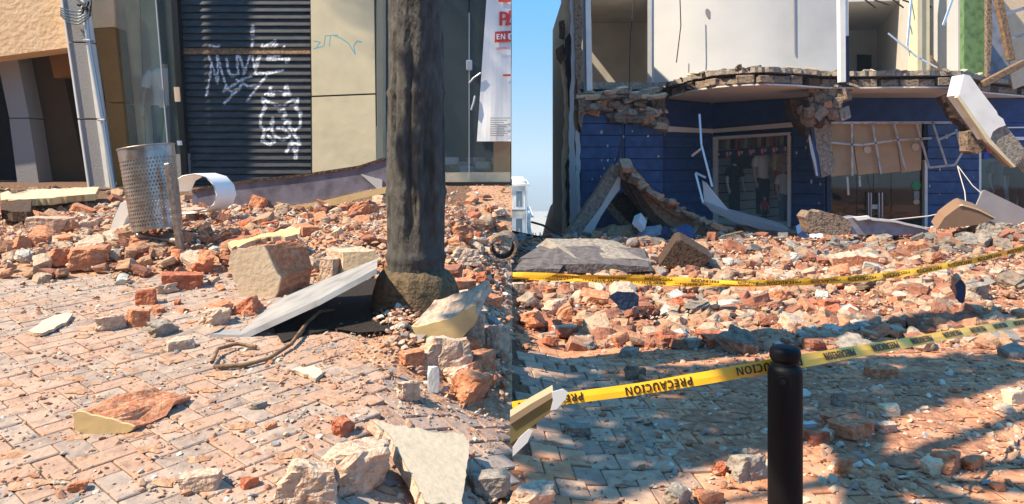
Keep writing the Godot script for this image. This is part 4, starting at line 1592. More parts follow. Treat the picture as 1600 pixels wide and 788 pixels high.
func litter_bin() -> void:
	var foot := hit(250, 404)
	var d := 7.2
	var o := thing("litter_bin", "dented perforated steel litter bin tilted on two posts amid the rubble", "litter bin", Vector3(foot.x, foot.y, -d))
	var top := P(228, 230, d)
	var low := P(246, 357, d)
	var axis := (top - low).normalized()
	var x := Vector3.RIGHT
	x = (x - axis * x.dot(axis)).normalized()
	var z := x.cross(axis)
	var tilt := -0.02
	var rt := 41.0 / F * d
	var rl := 37.0 / F * d
	# the shell, with its own unwrapped holes
	for layer in 2:
		var st := SurfaceTool.new()
		st.begin(Mesh.PRIMITIVE_TRIANGLES)
		var nh := 10
		var na := 48
		for j in nh + 1:
			for i in na + 1:
				var a := TAU * i / na
				var t := j / float(nh)
				var r: float = lerp(rl, rt, t) - layer * 0.004
				r *= 1.0 - 0.05 * exp(-pow((t - 0.35) / 0.2, 2.0)) * exp(-pow((a - 1.9) / 0.5, 2.0))
				var nn := x * cos(a) + z * sin(a)
				st.set_normal(nn * (1.0 if layer == 0 else -1.0))
				st.set_uv(Vector2(i / float(na), 1.0 - t))
				st.add_vertex(low.lerp(top, t) + nn * r - o.position)
		for j in nh:
			for i in na:
				var q := j * (na + 1) + i
				for k in ([q, q + 1, q + na + 2, q, q + na + 2, q + na + 1] if layer == 0 else [q, q + na + 2, q + 1, q, q + na + 1, q + na + 2]):
					st.add_index(k)
		var mi := MeshInstance3D.new()
		mi.name = "shell" if layer == 0 else "lining"
		mi.mesh = st.commit()
		mi.material_override = M.perf
		o.add_child(mi, true)
	var rim := MB.new()
	var pts := []
	for i in 41:
		var a := TAU * i / 40
		pts.append(top + (x * cos(a) + z * sin(a)) * rt)
	rim.tube(pts, 0.008, 6, false)
	part("rim", rim, M.steel, o)
	var bot := MB.new()
	for i in 40:
		var a := TAU * i / 40
		var b := TAU * (i + 1) / 40
		bot.tri(low, low + (x * cos(a) + z * sin(a)) * rl, low + (x * cos(b) + z * sin(b)) * rl, -axis)
	part("bottom", bot, M.steel, o)
	var p1 := MB.new()
	p1.bar(P(285, 412, d - 0.22), P(262, 255, d - 0.24), 0.05, 0.075, Vector3.BACK, 0.008)
	part("post", p1, M.steel, o)
	var p2 := MB.new()
	p2.bar(P(224, 410, d + 0.05), P(214, 352, d + 0.06), 0.05, 0.06, Vector3.BACK, 0.008)
	part("post", p2, M.steel, o)
	var cross := MB.new()
	cross.tube([P(216, 368, d + 0.05), P(248, 374, d - 0.05), P(280, 377, d - 0.2)], 0.03, 10)
	part("crossbar", cross, M.steel, o)

# ---------------------------------------------------------------- rubble
# gives every loose piece a label of its own: size, colour, and how it lies to the nearest landmark
const MARKS := [[240, 345, "litter bin"], [645, 480, "palm foot"], [30, 292, "granite post"], [155, 305, "granite pilaster"], [400, 292, "roller shutter"], [535, 285, "cream panel"], [310, 320, "curled white strip"], [400, 430, "upright beige fragment"], [565, 420, "cream faced block"], [745, 300, "poster window"], [785, 388, "clay pipe"], [340, 525, "tip of the metal sheet"], [690, 520, "large broken block"],
	[1227, 560, "bollard"], [975, 470, "navy painted fragment"], [1500, 455, "blue painted block"], [1338, 410, "orange brick slab"], [1437, 392, "orange brick block"], [890, 385, "leaning beam"], [1060, 366, "fallen arch"], [1175, 362, "shop window"], [1365, 362, "entrance"], [1510, 352, "brown ceiling board"], [910, 415, "grey roof slab"], [1065, 402, "upturned brown slab"], [1296, 477, "dark red brick block"], [1560, 345, "grey standing board"], [1150, 535, "long red masonry piece"], [1380, 583, "long orange brick"]]
var loose := []

func loose_piece(o: Node3D, kind: String, colour: String, s: float) -> void:
	var d := -o.position.z
	var px := Vector2(CX + o.position.x / d * F, HZ + (EYE - o.position.y) / d * F)
	var best: Array = MARKS[0]
	for m in MARKS:
		if (m[0] < 800) == (px.x < 800) and px.distance_to(Vector2(m[0], m[1])) < px.distance_to(Vector2(best[0], best[1])) or (best[0] < 800) != (px.x < 800): best = m
	var v := px - Vector2(best[0], best[1])
	var side := "left of" if v.x < 0.0 else "right of"
	if abs(v.y) > abs(v.x): side = "in front of" if v.y > 0.0 else "behind"
	var size := "small" if s < 0.10 else ("middling" if s < 0.15 else "large")
	loose.append([size + " " + colour + " " + kind, side + " the " + best[2], v.length(), o])

func tint_piece(kind: String, m: String, s: float) -> void:
	var o: MeshInstance3D = get_child(get_child_count() - 1)
	o.material_override = M[m]
	loose_piece(o, kind, {"brick": "orange", "brick_red": "dark red", "mortar": "pale mortared", "concrete": "grey", "raw": "brownish"}[m], s)

func name_loose() -> void:
	var sets := {}
	for l in loose:
		var key: String = l[0] + l[1]
		if not sets.has(key): sets[key] = []
		sets[key].append(l)
	var words := ["closest", "second closest", "third closest", "fourth closest", "fifth closest", "sixth closest", "seventh closest", "eighth closest", "ninth closest", "tenth closest"]
	for key in sets:
		var list: Array = sets[key]
		list.sort_custom(func(a, b): return a[2] < b[2])
		for i in list.size():
			var l: Array = list[i]
			var text: String = l[0] + " " + l[1]
			if list.size() > 1: text = l[0] + ", " + words[min(i, 9)] + " " + l[1]
			l[3].set_meta("label", text)

func rubble() -> void:
	var kinds := ["brick", "brick", "brick_red", "mortar", "mortar", "brick"]
	var heap := MB.new()
	var n := 0
	# left: scattered between the bin and the shopfront, round the palm, and thinly over the paving
	var places := []
	for k in 130: places.append([rng.randf_range(2, 592), 300 + pow(rng.randf(), 1.2) * 112.0, "brick fragment in the rubble before the shutter and entrance", "rubble along the shopfront"])
	for k in 44: places.append([rng.randf_range(702, 797), rng.randf_range(308, 480), "brick fragment in the rubble under the poster window", "rubble under the poster window"])
	for k in 20: places.append([rng.randf_range(690, 797), rng.randf_range(480, 620), "brick fragment round the blocks right of the palm foot", "fragments round the palm foot"])
	for k in 22: places.append([rng.randf_range(220, 470), rng.randf_range(400, 500), "brick fragment scattered between bin and palm", "fragments between bin and palm"])
	for p in places:
		var at := hit(p[0], p[1])
		if abs(at.x) < 0.12: continue
		var d := -at.z
		var s: float = lerp(0.06, 0.23, pow(rng.randf(), 1.6)) * (0.75 + 0.25 * smooth(0.0, 0.1, heap_left(at.x, d)))
		var whole := rng.randf() < 0.4
		chunk("brick_fragment", 14 + rng.randi() % 4 if whole else rng.randi() % 14, at + Vector3(0, -s * 0.1, 0), Vector3(s * 1.55, s * 0.55, s * 0.85) if whole else Vector3(s * rng.randf_range(0.9, 1.5), s * rng.randf_range(0.55, 0.95), s * rng.randf_range(0.7, 1.1)), M.brick, p[2], "brick fragment", p[3], -1.0, 0.45)
		tint_piece("brick fragment", kinds[rng.randi() % 6], s)
		n += 1
	var rk := ["brick", "brick_red", "brick", "mortar", "brick", "brick_red", "concrete"]
	while n < 298:
		var py := 430.0 + pow(rng.randf(), 0.9) * 108.0
		var at := hit(rng.randf_range(812, 1598), py)
		if at.x < 0.15: continue
		var s: float = lerp(0.07, 0.23, pow(rng.randf(), 1.6))
		var whole := rng.randf() < 0.45
		chunk("brick_fragment", 14 + rng.randi() % 4 if whole else rng.randi() % 14, at + Vector3(0, -s * 0.1, 0), Vector3(s * 1.7, s * 0.55, s * 0.85) if whole else Vector3(s * rng.randf_range(1.0, 1.6), s * rng.randf_range(0.5, 0.9), s * rng.randf_range(0.7, 1.1)), M.brick, "brick fragment in the field of rubble between the two yellow tapes", "brick fragment", "rubble between the tapes", -1.0, 0.45)
		tint_piece("brick fragment", rk[rng.randi() % 6], s)
		n += 1
	# grey lumps on the right
	for k in 48:
		var at: Vector3
		if k < 34: at = hit(rng.randf_range(1330, 1598), rng.randf_range(345, 400))
		else: at = hit(rng.randf_range(830, 1598), rng.randf_range(395, 560))
		var s: float = lerp(0.10, 0.30, pow(rng.randf(), 1.3))
		chunk("concrete_lump", rng.randi() % 14, at + Vector3(0, -s * 0.1, 0), Vector3(s * 1.1, s * rng.randf_range(0.4, 0.7), s * 0.85), M.concrete if k % 3 else M.raw, "grey concrete lump in the heap below the entrance" if k < 34 else "grey concrete lump among the orange rubble", "concrete lump", "lumps in the heap below the entrance" if k < 34 else "grey lumps in the rubble", -1.0, 0.4)
		tint_piece("concrete lump", "concrete" if k % 3 else "raw", s)
	name_loose()
	# everything smaller or further back, as one mass on each side
	var src := []
	for m in lowrocks:
		var arr = m.surface_get_arrays(0)
		src.append([arr[Mesh.ARRAY_VERTEX], arr[Mesh.ARRAY_NORMAL]])
	for side in 2:
		var mb := MB.new()
		var want := 520 if side == 0 else 2600
		var tries := 0
		while want > 0 and tries < 40000:
			tries += 1
			var px: float
			var py: float
			if side == 0:
				px = rng.randf_range(2, 797)
				py = 298 + pow(rng.randf(), 1.3) * 150.0
			else:
				px = rng.randf_range(803, 1598)
				py = 352 + pow(rng.randf(), 0.85) * 195.0
			var at := hit(px, py)
			if side == 1 and (at.x < 0.1 or -at.z > 17.0): continue
			if side == 0 and at.x > -0.1: continue
			var clump := fn.get_noise_2d(at.x * 95.0 + 700.0, at.z * 95.0)
			if clump < rng.randf_range(-0.25, 0.05): continue
			want -= 1
			var s: float = lerp(0.03, 0.14, pow(rng.randf(), 2.1)) * (1.0 + clump * 0.8)
			if side == 1 and -at.z > 10.5: s *= 1.25
			var b := Basis.from_euler(Vector3(rng.randf_range(-0.5, 0.5), rng.randf() * TAU, rng.randf_range(-0.5, 0.5))) * Basis.from_scale(Vector3(s * 1.4, s * rng.randf_range(0.5, 0.9), s))
			var pick := rng.randf()
			var c := Color(0.48, 0.24, 0.14)
			if pick < 0.26: c = Color(0.38, 0.16, 0.095)
			elif pick < 0.55: c = Color(0.52, 0.31, 0.19)
			elif pick < 0.78: c = Color(0.55, 0.40, 0.28)
			elif pick < 0.82: c = Color(0.62, 0.58, 0.50)
			elif pick < (0.84 if side == 0 else (0.84 if py > 410.0 else 1.0)): c = Color(0.28, 0.25, 0.22)
			var ng := py < 400.0 and side == 1
			if ng and pick > 0.45: c = Color(0.30, 0.27, 0.24) * rng.randf_range(0.6, 1.3)
			mb.col = c
			var sv: PackedVector3Array = src[rng.randi() % 6][0]
			var inv := b.inverse().transposed()
			for i in range(0, sv.size(), 3):
				var a0 := b * sv[i]
				var a1 := b * sv[i + 1]
				var a2 := b * sv[i + 2]
				var up := Vector3(0, s * 0.2, 0) + at
				mb.tri(a0 + up, a1 + up, a2 + up, a0 + a1 + a2)
		struct("rubble_mass", mb, M.chip, "stuff")

# ---------------------------------------------------------------- right: the ruined corner shop
# a point of an upright wall that stands over the plan line a-b, seen at a picture position
func on_wall(seg: Array, px: float, py: float) -> Vector3:
	var a := Vector2((seg[0] - CX) / F * seg[1], -seg[1])
	var b := Vector2((seg[2] - CX) / F * seg[3], -seg[3])
	var r := Vector2((px - CX) / F, -1.0)
	var e := b - a
	var d: float = (a.x * e.y - a.y * e.x) / (r.x * e.y - r.y * e.x)
	return P(px, py, d)

func wall_at(seg: Array, px: float, y: float) -> Vector3:
	var q := on_wall(seg, px, HZ)
	return Vector3(q.x, y, q.z)

func wall_poly(seg: Array, list: Array, thick: float, proud := 0.0, jag := 0.0, step := 8.0) -> MB:
	var mb := MB.new()
	var poly := px_poly(list)
	if jag > 0.0: poly = ragged(poly, step, jag)
	var e := on_wall(seg, 1500, HZ) - on_wall(seg, 900, HZ)
	var nn := e.cross(Vector3.UP).normalized()
	if nn.z < 0.0: nn = -nn
	var f := PackedVector3Array()
	var b := PackedVector3Array()
	for p in poly:
		var q := on_wall(seg, p.x, p.y) + nn * proud
		f.append(q)
		b.append(q - nn * thick)
	mb.slab(f, b, poly)
	return mb

func hslab(plan: PackedVector2Array, y0: float, y1: float) -> MB:
	var mb := MB.new()
	var ids := Geometry2D.triangulate_polygon(plan)
	for i in range(0, ids.size(), 3):
		for s in 2:
			var y := y1 if s == 0 else y0
			mb.tri(Vector3(plan[ids[i]].x, y, plan[ids[i]].y), Vector3(plan[ids[i + 1]].x, y, plan[ids[i + 1]].y), Vector3(plan[ids[i + 2]].x, y, plan[ids[i + 2]].y), Vector3.UP if s == 0 else Vector3.DOWN)
	var turn := 0.0
	for i in plan.size():
		var a := plan[i]
		var b := plan[(i + 1) % plan.size()]
		turn += a.x * b.y - b.x * a.y
	for i in plan.size():
		var a := plan[i]
		var b := plan[(i + 1) % plan.size()]
		var o2: Vector2 = Vector2(b.y - a.y, a.x - b.x) * sign(turn)
		mb.quad(Vector3(a.x, y0, a.y), Vector3(b.x, y0, b.y), Vector3(b.x, y1, b.y), Vector3(a.x, y1, a.y), Vector3(o2.x, 0, o2.y))
	return mb

func boards(b: Node3D, seg: Array, x0: float, x1: float, y0: float, y1: float, top_jag := false) -> void:
	var pitch := 0.262
	var y := -0.25
	while y < y1:
		var lo: float = max(y, y0)
		var hi: float = min(y + pitch, y1)
		if hi - lo > 0.04:
			# boards are laid in two or three lengths
			var a := wall_at(seg, x0, (lo + hi) / 2)
			var c := wall_at(seg, x1, (lo + hi) / 2)
			var e := (c - a)
			var n: int = max(1, int(round(e.length() / 1.5)))
			var ex := e.normalized()
			var nz := ex.cross(Vector3.UP)
			for i in n:
				var p := a.lerp(c, (i + 0.5) / n)
				var mb := MB.new()
				mb.box(p + nz * 0.0, Vector3(e.length() / n - 0.003, hi - lo - 0.012, 0.03), Basis(ex, Vector3.UP, nz), 0.010)
				part("board", mb, M.blue, b)
		y += pitch

const W1 := [905.0, 17.2, 1037.0, 17.2]
const W2 := [1037.0, 17.6, 1113.0, 19.0]
const W3 := [1113.0, 19.0, 1290.0, 16.9]
const W4 := [1290.0, 17.4, 1620.0, 17.4]
const SOFFIT := 2.97
const UPPER := 3.31

func ruin() -> void:
	var b := thing("ruined_building", "collapsed blue corner shop with torn open upper floor and curved balcony slab", "building", Vector3(5.6, 0, -17.4))
	# blue cladding, board by board
	boards(b, W1, 907, 975, -0.25, 2.62)
	boards(b, W1, 976, 1036, -0.25, 2.55)
	boards(b, W2, 1038, 1112.6, -0.25, 2.22)
	boards(b, W3, 1113.4, 1116, -0.25, 2.18)
	boards(b, W3, 1116, 1237, 2.08, 2.18)
	boards(b, W3, 1237.5, 1289, -0.25, 2.3)
	boards(b, W4, 1449, 1530, -0.25, 2.42)
	part("wall_core", wall_poly(W1, [905, 168, 1038, 168, 1038, 400, 905, 400], 0.25, -0.03), M.navy, b)
	part("wall_core", wall_poly(W2, [1036, 150, 1113, 150, 1113, 400, 1036, 400], 0.2, -0.03), M.navy, b)
	part("wall_core", wall_poly(W3, [1236, 150, 1292, 150, 1292, 400, 1236, 400], 0.2, -0.03), M.navy, b)
	part("wall_core", wall_poly(W3, [1112.5, 150, 1236, 150, 1236, 207, 1112.5, 213], 0.2, -0.03), M.navy, b)
	part("wall_core", wall_poly(W4, [1446, 185, 1531, 185, 1531, 400, 1446, 400], 0.2, -0.03), M.navy, b)
	part("blue_fascia", wall_poly(W2, [1038, 157, 1113, 163, 1113, 199, 1038, 197], 0.02, 0.012), M.blue_flat, b)
	part("blue_fascia", wall_poly(W3, [1113, 163, 1290, 152, 1290, 183, 1113, 199], 0.02, 0.012), M.blue_flat, b)
	part("blue_fascia", wall_poly(W4, [1288, 150, 1615, 150, 1615, 191, 1288, 191], 0.2, 0.0), M.blue_flat, b)
	part("blue_fascia", wall_poly(W4, [1528, 191.6, 1615, 191.6, 1615, 238, 1528, 238], 0.2, -0.01), M.blue_flat, b)
	part("white_band", wall_poly(W2, [1036, 197, 1113, 202, 1113, 208, 1036, 206], 0.05, 0.04), M.white_trim, b)
	part("white_band", wall_poly(W3, [1113, 202, 1252, 190, 1262, 197, 1113, 208], 0.05, 0.04), M.white_trim, b)
	part("white_band", wall_poly(W4, [1300, 190, 1500, 190, 1500, 192.5, 1300, 192.5], 0.05, 0.03), M.white_trim, b)
	part("white_band", wall_poly(W4, [1528, 214, 1615, 214, 1615, 219, 1528, 219], 0.05, 0.03), M.white_trim, b)
	part("white_band", wall_poly(W4, [1530, 199, 1615, 198, 1615, 200, 1530, 201], 0.05, 0.03), M.white_trim, b)
	for k in 34:
		var seg: Array = [W1, W1, W4, W3][k % 4]
		var x: float = rng.randf_range(912, 1030) if k % 4 < 2 else (rng.randf_range(1452, 1526) if k % 4 == 2 else rng.randf_range(1240, 1286))
		var y := rng.randf_range(205, 350)
		var l := []
		var r := rng.randf_range(0.7, 2.2)
		for i in 7:
			l.append(x + cos(TAU * i / 7) * r * rng.randf_range(0.4, 1.4))
			l.append(y + sin(TAU * i / 7) * r * rng.randf_range(0.6, 2.2))
		part("paint_chip", wall_poly(seg, l, 0.004, 0.019), M.plaster_grey if k % 3 else M.white_trim, b)
	shop_window(b)
	entrance(b)
	# the second window on the right
	part("window_frame", wall_poly(W4, [1529.5, 237, 1533, 237, 1533, 372, 1529.5, 372], 0.12, 0.02), M.white_trim, b)
	part("pane", wall_poly(W4, [1533, 240, 1618, 240, 1618, 372, 1533, 372], 0.012, -0.04), M.glass_dark, b)
	part("window_back", wall_poly([1290.0, 18.3, 1620.0, 18.3], [1524, 215, 1618, 215, 1618, 372, 1524, 372], 0.1), plain(rgb(112, 168, 180), 0.8), b)
	mannequin("shop_mannequin", "bald grey shop dummy in the right hand window, nearer the white frame", wall_at([1290.0, 17.85, 1620.0, 17.85], 1560, 0.1), 1.72, 0.95, M.far_glass, M.dark_cloth, M.inside, true, 0.2)
	mannequin("shop_mannequin", "dark shop dummy in the right hand window, at the edge of the photograph", wall_at([1290.0, 17.75, 1620.0, 17.75], 1590, 0.05), 1.72, 1.1, M.dark_cloth, M.dark_cloth, M.inside, true, -0.2)
	var sg := thing("shop_sign", "blue and red dot shop sign with dark lettering behind the fallen white column", "sign", wall_at(W4, 1550, 1.7))
	for q in [[1541, 222, 6.5, "blue_sign"], [1546.5, 234, 5.0, "red"], [1542, 244, 5.0, "blue_sign"]]:
		var dot := MB.new()
		var poly := PackedVector2Array()
		for k in 18: poly.append(Vector2(q[0], q[1]) + Vector2(cos(TAU * k / 18), sin(TAU * k / 18)) * q[2])
		prism(dot, poly, 17.36 if q[3] == "red" else 17.38, 0.015)
		part("dot", dot, M[q[3]], sg)
	lettering(sg, "oda", P(1547, 248.5, 17.36), 0.16, M.ink, 0.0)
	# ragged outer edge on the left
	var strips := [
		[[876, -60, 889, -60, 889, 40, 884, 100, 892, 180, 886, 260, 890, 400, 879, 400, 878, 260, 882, 170, 878, 120, 872, 100, 880, 60], 17.3, 0.12, "plaster_grey"],
		[[888, -60, 897, -60, 900, 90, 896, 180, 902, 300, 903, 400, 891, 400, 889, 200, 893, 80], 17.0, 0.10, "far_grey"],
		[[894, -60, 907, -60, 910, 60, 906, 140, 915, 152, 910, 205, 904, 190, 900, 100], 16.95, 0.25, "raw"],
		[[882, 60, 892, 50, 893, 160, 888, 170], 17.1, 0.06, "void_black"],
		[[899, 200, 906, 210, 907, 400, 901, 400], 17.05, 0.12, "white"],
		[[884, 260, 891, 240, 892, 400, 886, 400], 17.1, 0.08, "void_black"],
		[[874, 34, 882, 32, 883, 60, 875, 58], 17.2, 0.2, "raw_dark"],
		[[868, 78, 880, 68, 884, 82, 876, 100, 872, 92], 17.2, 0.15, "raw_dark"]]
	for s in strips:
		var mb := MB.new()
		prism(mb, ragged(px_poly(s[0]), 9.0, 1.3), s[1], s[2])
		part("torn_edge", mb, M[s[3]], b)  # the black strips among these paint the dark gaps
	var ret := MB.new()
	ret.box(Vector3(1.42, 2.6, -21.2), Vector3(0.2, 6.4, 7.6), Basis(), 0.02)
	part("return_wall", ret, M.plaster_grey, b)
	# broken masonry between cladding and upper floor
	for k in 64:
		var px := rng.randf_range(907, 1034)
		var py := rng.randf_range(158, 188) + smooth(1000, 1034, px) * rng.randf_range(0, 16)
		if px < 950 and py > 178: py -= 12.0
		var o := MeshInstance3D.new()
		o.name = "brick"
		o.mesh = lowrocks[rng.randi() % 6]
		var s := rng.randf_range(0.12, 0.26)
		o.basis = Basis.from_euler(Vector3(rng.randf_range(-0.3, 0.3), rng.randf_range(-0.5, 0.5), rng.randf_range(-0.3, 0.3))) * Basis.from_scale(Vector3(s * 1.5, s * 0.7, s))
		o.position = P(px, py, 17.2 + rng.randf_range(-0.12, 0.1)) - b.position
		o.material_override = M[["raw", "mortar", "brick", "plaster_grey", "raw", "concrete"][rng.randi() % 6]]
		b.add_child(o, true)
	part("rough_band", wall_poly([905.0, 17.35, 1037.0, 17.35], [903, 150, 1040, 150, 1040, 215, 1020, 205, 960, 195, 903, 200], 0.2, 0.0, 1.0), M.raw, b)
	part("void", wall_poly([905.0, 17.18, 1037.0, 17.18], [946, 153, 968, 151, 970, 161, 950, 164], 0.05), M.void_black, b)  # black sheet painted as a dark hole in the masonry
	part("void", wall_poly([905.0, 17.18, 1037.0, 17.18], [978, 152, 1018, 156, 1019, 170, 1000, 166, 980, 160], 0.05), M.void_black, b)
	for k in 22:
		var o := MeshInstance3D.new()
		o.name = "broken_edge"
		o.mesh = lowrocks[k % 6]
		var s := rng.randf_range(0.12, 0.3)
		o.basis = Basis.from_euler(Vector3(rng.randf() * 0.3, rng.randf() * 0.5, rng.randf() * 0.3)) * Basis.from_scale(Vector3(s * 2.0, s * 0.5, s))
		o.position = P(915 + k * 5.3, rng.randf_range(141, 152), 17.0 + rng.randf() * 0.2) - b.position
		o.material_override = M.concrete if k % 3 else M.plaster_grey
		b.add_child(o, true)
	balcony(b)
	upper_floor(b)

func plan_pt(px: float, d: float) -> Vector2:
	return Vector2((px - CX) / F * d, -d)

func balcony(b: Node3D) -> void:
	# plan of the torn slab: its bottom edge as seen, at the height of the soffit
	var edge := [[1036, 158], [1046, 153], [1060, 148.5], [1085, 142], [1120, 137], [1160, 134], [1200, 133], [1240, 134.5], [1290, 138], [1320, 138.5], [1370, 138], [1430, 137.5], [1508, 138], [1540, 146], [1600, 151], [1660, 153]]
	var plan := PackedVector2Array()
	var lip := PackedVector2Array()
	for e in edge:
		var d: float = (SOFFIT - EYE) * F / (HZ - e[1])
		plan.append(plan_pt(e[0], d))
	var fine := PackedVector2Array()
	for i in plan.size() - 1:
		for k in 8:
			fine.append(plan[i].lerp(plan[i + 1], k / 8.0))
	fine.append(plan[plan.size() - 1])
	var soffit := PackedVector2Array()
	var screed := PackedVector2Array()
	var core := PackedVector2Array()
	for i in fine.size():
		var t: Vector2 = (fine[min(i + 1, fine.size() - 1)] - fine[max(i - 1, 0)]).normalized()
		var out := Vector2(-t.y, t.x)
		if out.y < 0.0: out = -out
		soffit.append(fine[i] + out * rng.randf_range(-0.01, 0.01))
		screed.append(fine[i] + out * (0.02 + rng.randf_range(-0.07, 0.07)))
		core.append(fine[i] - out * (0.12 + rng.randf_range(0.0, 0.08)))
	for p in [soffit, screed, core]:
		p.append(plan_pt(1660, 26))
		p.append(plan_pt(1012, 26))
	part("soffit", hslab(soffit, SOFFIT, SOFFIT + 0.03), M.soffit, b)
	part("slab_core", hslab(core, SOFFIT + 0.031, UPPER - 0.10), M.raw_dark, b)
	part("floor_screed", hslab(screed, UPPER - 0.098, UPPER), M.concrete, b)
	# the hollow blocks along the torn edge
	var walk := 0.0
	var last := -1.0
	for i in fine.size() - 1:
		walk += fine[i].distance_to(fine[i + 1])
		if walk - last < 0.36: continue
		last = walk
		var t: Vector2 = (fine[i + 1] - fine[i]).normalized()
		var out := Vector2(-t.y, t.x)
		if out.y < 0.0: out = -out
		var mb := MB.new()
		var c := fine[i] - out * (0.10 + rng.randf_range(-0.03, 0.07))
		var hh := rng.randf_range(0.13, 0.17)
		mb.box(Vector3(c.x, SOFFIT + 0.04 + hh * 0.5, c.y), Vector3(rng.randf_range(0.33, 0.37), hh, 0.22), Basis(Vector3.UP, -t.angle() + rng.randf_range(-0.1, 0.1)) * Basis(Vector3.RIGHT, rng.randf_range(-0.08, 0.08)), 0.014)
		part("hollow_block", mb, [M.raw, M.raw_dark, M.raw][i % 3], b)
	# scraps hanging from and lying on the edge
	for k in 46:
		var i: int = rng.randi() % (fine.size() - 1)
		var o := MeshInstance3D.new()
		o.name = "broken_edge"
		o.mesh = lowrocks[k % 6]
		var s := rng.randf_range(0.05, 0.13)
		o.basis = Basis.from_euler(Vector3(rng.randf() * 0.4, rng.randf() * TAU, rng.randf() * 0.4)) * Basis.from_scale(Vector3(s * 2.2, s * 0.35, s))
		var y := UPPER + s * 0.1 if k % 3 else SOFFIT + 0.06
		o.position = Vector3(fine[i].x, y, fine[i].y - rng.randf_range(-0.03, 0.12)) - b.position
		o.material_override = [M.concrete, M.raw, M.plaster_grey][k % 3]
		b.add_child(o, true)

func upper_floor(b: Node3D) -> void:
	var top := 6.1
	# curved white wall
	var mb := MB.new()
	var curve := [[1022, 17.5], [1045, 17.2], [1080, 16.8], [1120, 16.5], [1160, 16.3], [1200, 16.15], [1250, 16.05], [1313, 16.0]]
	var rf := []
	var fine := []
	for i in curve.size() - 1:
		for k in 6:
			var a := Vector2(curve[max(i - 1, 0)][0], curve[max(i - 1, 0)][1])
			var p0 := Vector2(curve[i][0], curve[i][1])
			var p1 := Vector2(curve[i + 1][0], curve[i + 1][1])
			var z := Vector2(curve[min(i + 2, 7)][0], curve[min(i + 2, 7)][1])
			var v := p0.cubic_interpolate(p1, a, z, k / 6.0)
			fine.append([v.x, v.y])
	fine.append(curve[7])
	for c in fine:
		var p := plan_pt(c[0], c[1])
		var q := plan_pt(c[0], c[1] + 0.14)
		rf.append(PackedVector3Array([Vector3(p.x, UPPER + 0.002, p.y), Vector3(p.x, top, p.y), Vector3(q.x, top, q.y), Vector3(q.x, UPPER + 0.002, q.y)]))
	for i in rf.size() - 1:
		mb.quad(rf[i][0], rf[i + 1][0], rf[i + 1][1], rf[i][1], Vector3.BACK)
		mb.quad(rf[i][2], rf[i + 1][2], rf[i + 1][3], rf[i][3], Vector3.FORWARD)
		mb.quad(rf[i][1], rf[i + 1][1], rf[i + 1][2], rf[i][2], Vector3.UP)
	for e in [0, rf.size() - 1]:
		mb.quad(rf[e][0], rf[e][1], rf[e][2], rf[e][3], Vector3.LEFT if e == 0 else Vector3.RIGHT)
	part("curved_wall", mb, M.white, b)
	for q in [[1240, -60, 1241.6, 85, 16.03]]:
		part("wall_crack", pxprism([q[0], q[1], q[0] + 1.2, q[1], q[2] + 0.9, q[3], q[2], q[3]], q[4], 0.02), M.grey_print, b)
	var hole := MB.new()
	var poly := PackedVector2Array()
	for k in 14: poly.append(Vector2(1107, 21) + Vector2(cos(TAU * k / 14) * 4.0, sin(TAU * k / 14) * 8.0).rotated(-0.35))
	prism(hole, poly, 16.56, 0.02)
	part("chipped_spot", hole, M.grey_panel, b)
	# room on the left
	part("room_wall", pxprism([880, -60, 1040, -60, 1040, 170, 880, 170], 24.0, 0.15), M.beige, b)
	part("room_side", wall_poly([1018.0, 18.2, 1028.0, 24.0], [1018.5, -60, 1027.5, -60, 1027.5, 150, 1018.5, 150], 0.1), M.white, b)
	part("ceiling", hslab(PackedVector2Array([plan_pt(897, 20.3), plan_pt(1024, 20.1), plan_pt(1024, 25), plan_pt(890, 25)]), top - 0.25, top - 0.1), M.beige, b)
	part("room_floor", hslab(PackedVector2Array([plan_pt(902, 17.2), plan_pt(1036, 17.3), plan_pt(1036, 25), plan_pt(895, 25)]), UPPER - 0.16, UPPER - 0.004), M.concrete, b)
	part("window_post", pxprism([914, -60, 922, -60, 926, 143, 917, 145], 17.1, 0.12), M.white_trim, b)
	part("window_post", pxprism([910, -60, 913.5, -60, 916.5, 145, 912, 146], 17.15, 0.10), M.far_glass, b)
	# room in the middle
	part("room_wall", pxprism([1318, -60, 1379, -60, 1379, 125, 1318, 125], 25.0, 0.15), M.white, b)
	part("room_side", wall_poly([1377.0, 25.0, 1440.0, 18.0], [1377, -60, 1440, -60, 1440, 125, 1377, 125], 0.12), M.beige, b)
	part("dark_doorway", pxprism([1340, 85, 1362, 86, 1362, 125, 1340, 125], 24.95, 0.06), M.void_black, b)
	part("ceiling", hslab(PackedVector2Array([plan_pt(1318, 20.6), plan_pt(1440, 20.3), plan_pt(1440, 26), plan_pt(1318, 26)]), top - 0.3, top - 0.15), M.white, b)
	for k in 5:
		var bar := MB.new()
		bar.bar(P(1345 + k * 22, -6 + (k % 2) * 6, 17.2), P(1368 + k * 22, 12 - (k % 2) * 4, 17.6), 0.03, 0.03)
		part("ceiling_bar", bar, M.cable, b)
	part("pilaster", pxprism([1434, -60, 1453, -60, 1453, 118, 1434, 118], 17.2, 0.4), M.cream, b)
	part("pilaster_edge", pxprism([1441, -60, 1443, -60, 1443, 118, 1441, 118], 17.17, 0.05), M.grey_panel, b)
	part("room_wall", wall_poly([1455.0, 18.6, 1508.0, 16.7], [1457, -60, 1507, -60, 1507, 124, 1457, 118], 0.12), M.white, b)
	part("green_wall", pxprism([1507, -60, 1543, -60, 1543, 120, 1507, 120], 16.4, 0.15), M.green, b, "green painted wall of the upper floor")
	part("grey_wall", pxprism([1543, -60, 1640, -60, 1640, 135, 1543, 135], 18.4, 0.15), M.slate, b)
	part("torn_edge", pxprism([1543, -60, 1550, -60, 1551, 60, 1547, 120, 1543, 120], 16.3, 0.3), M.raw, b)
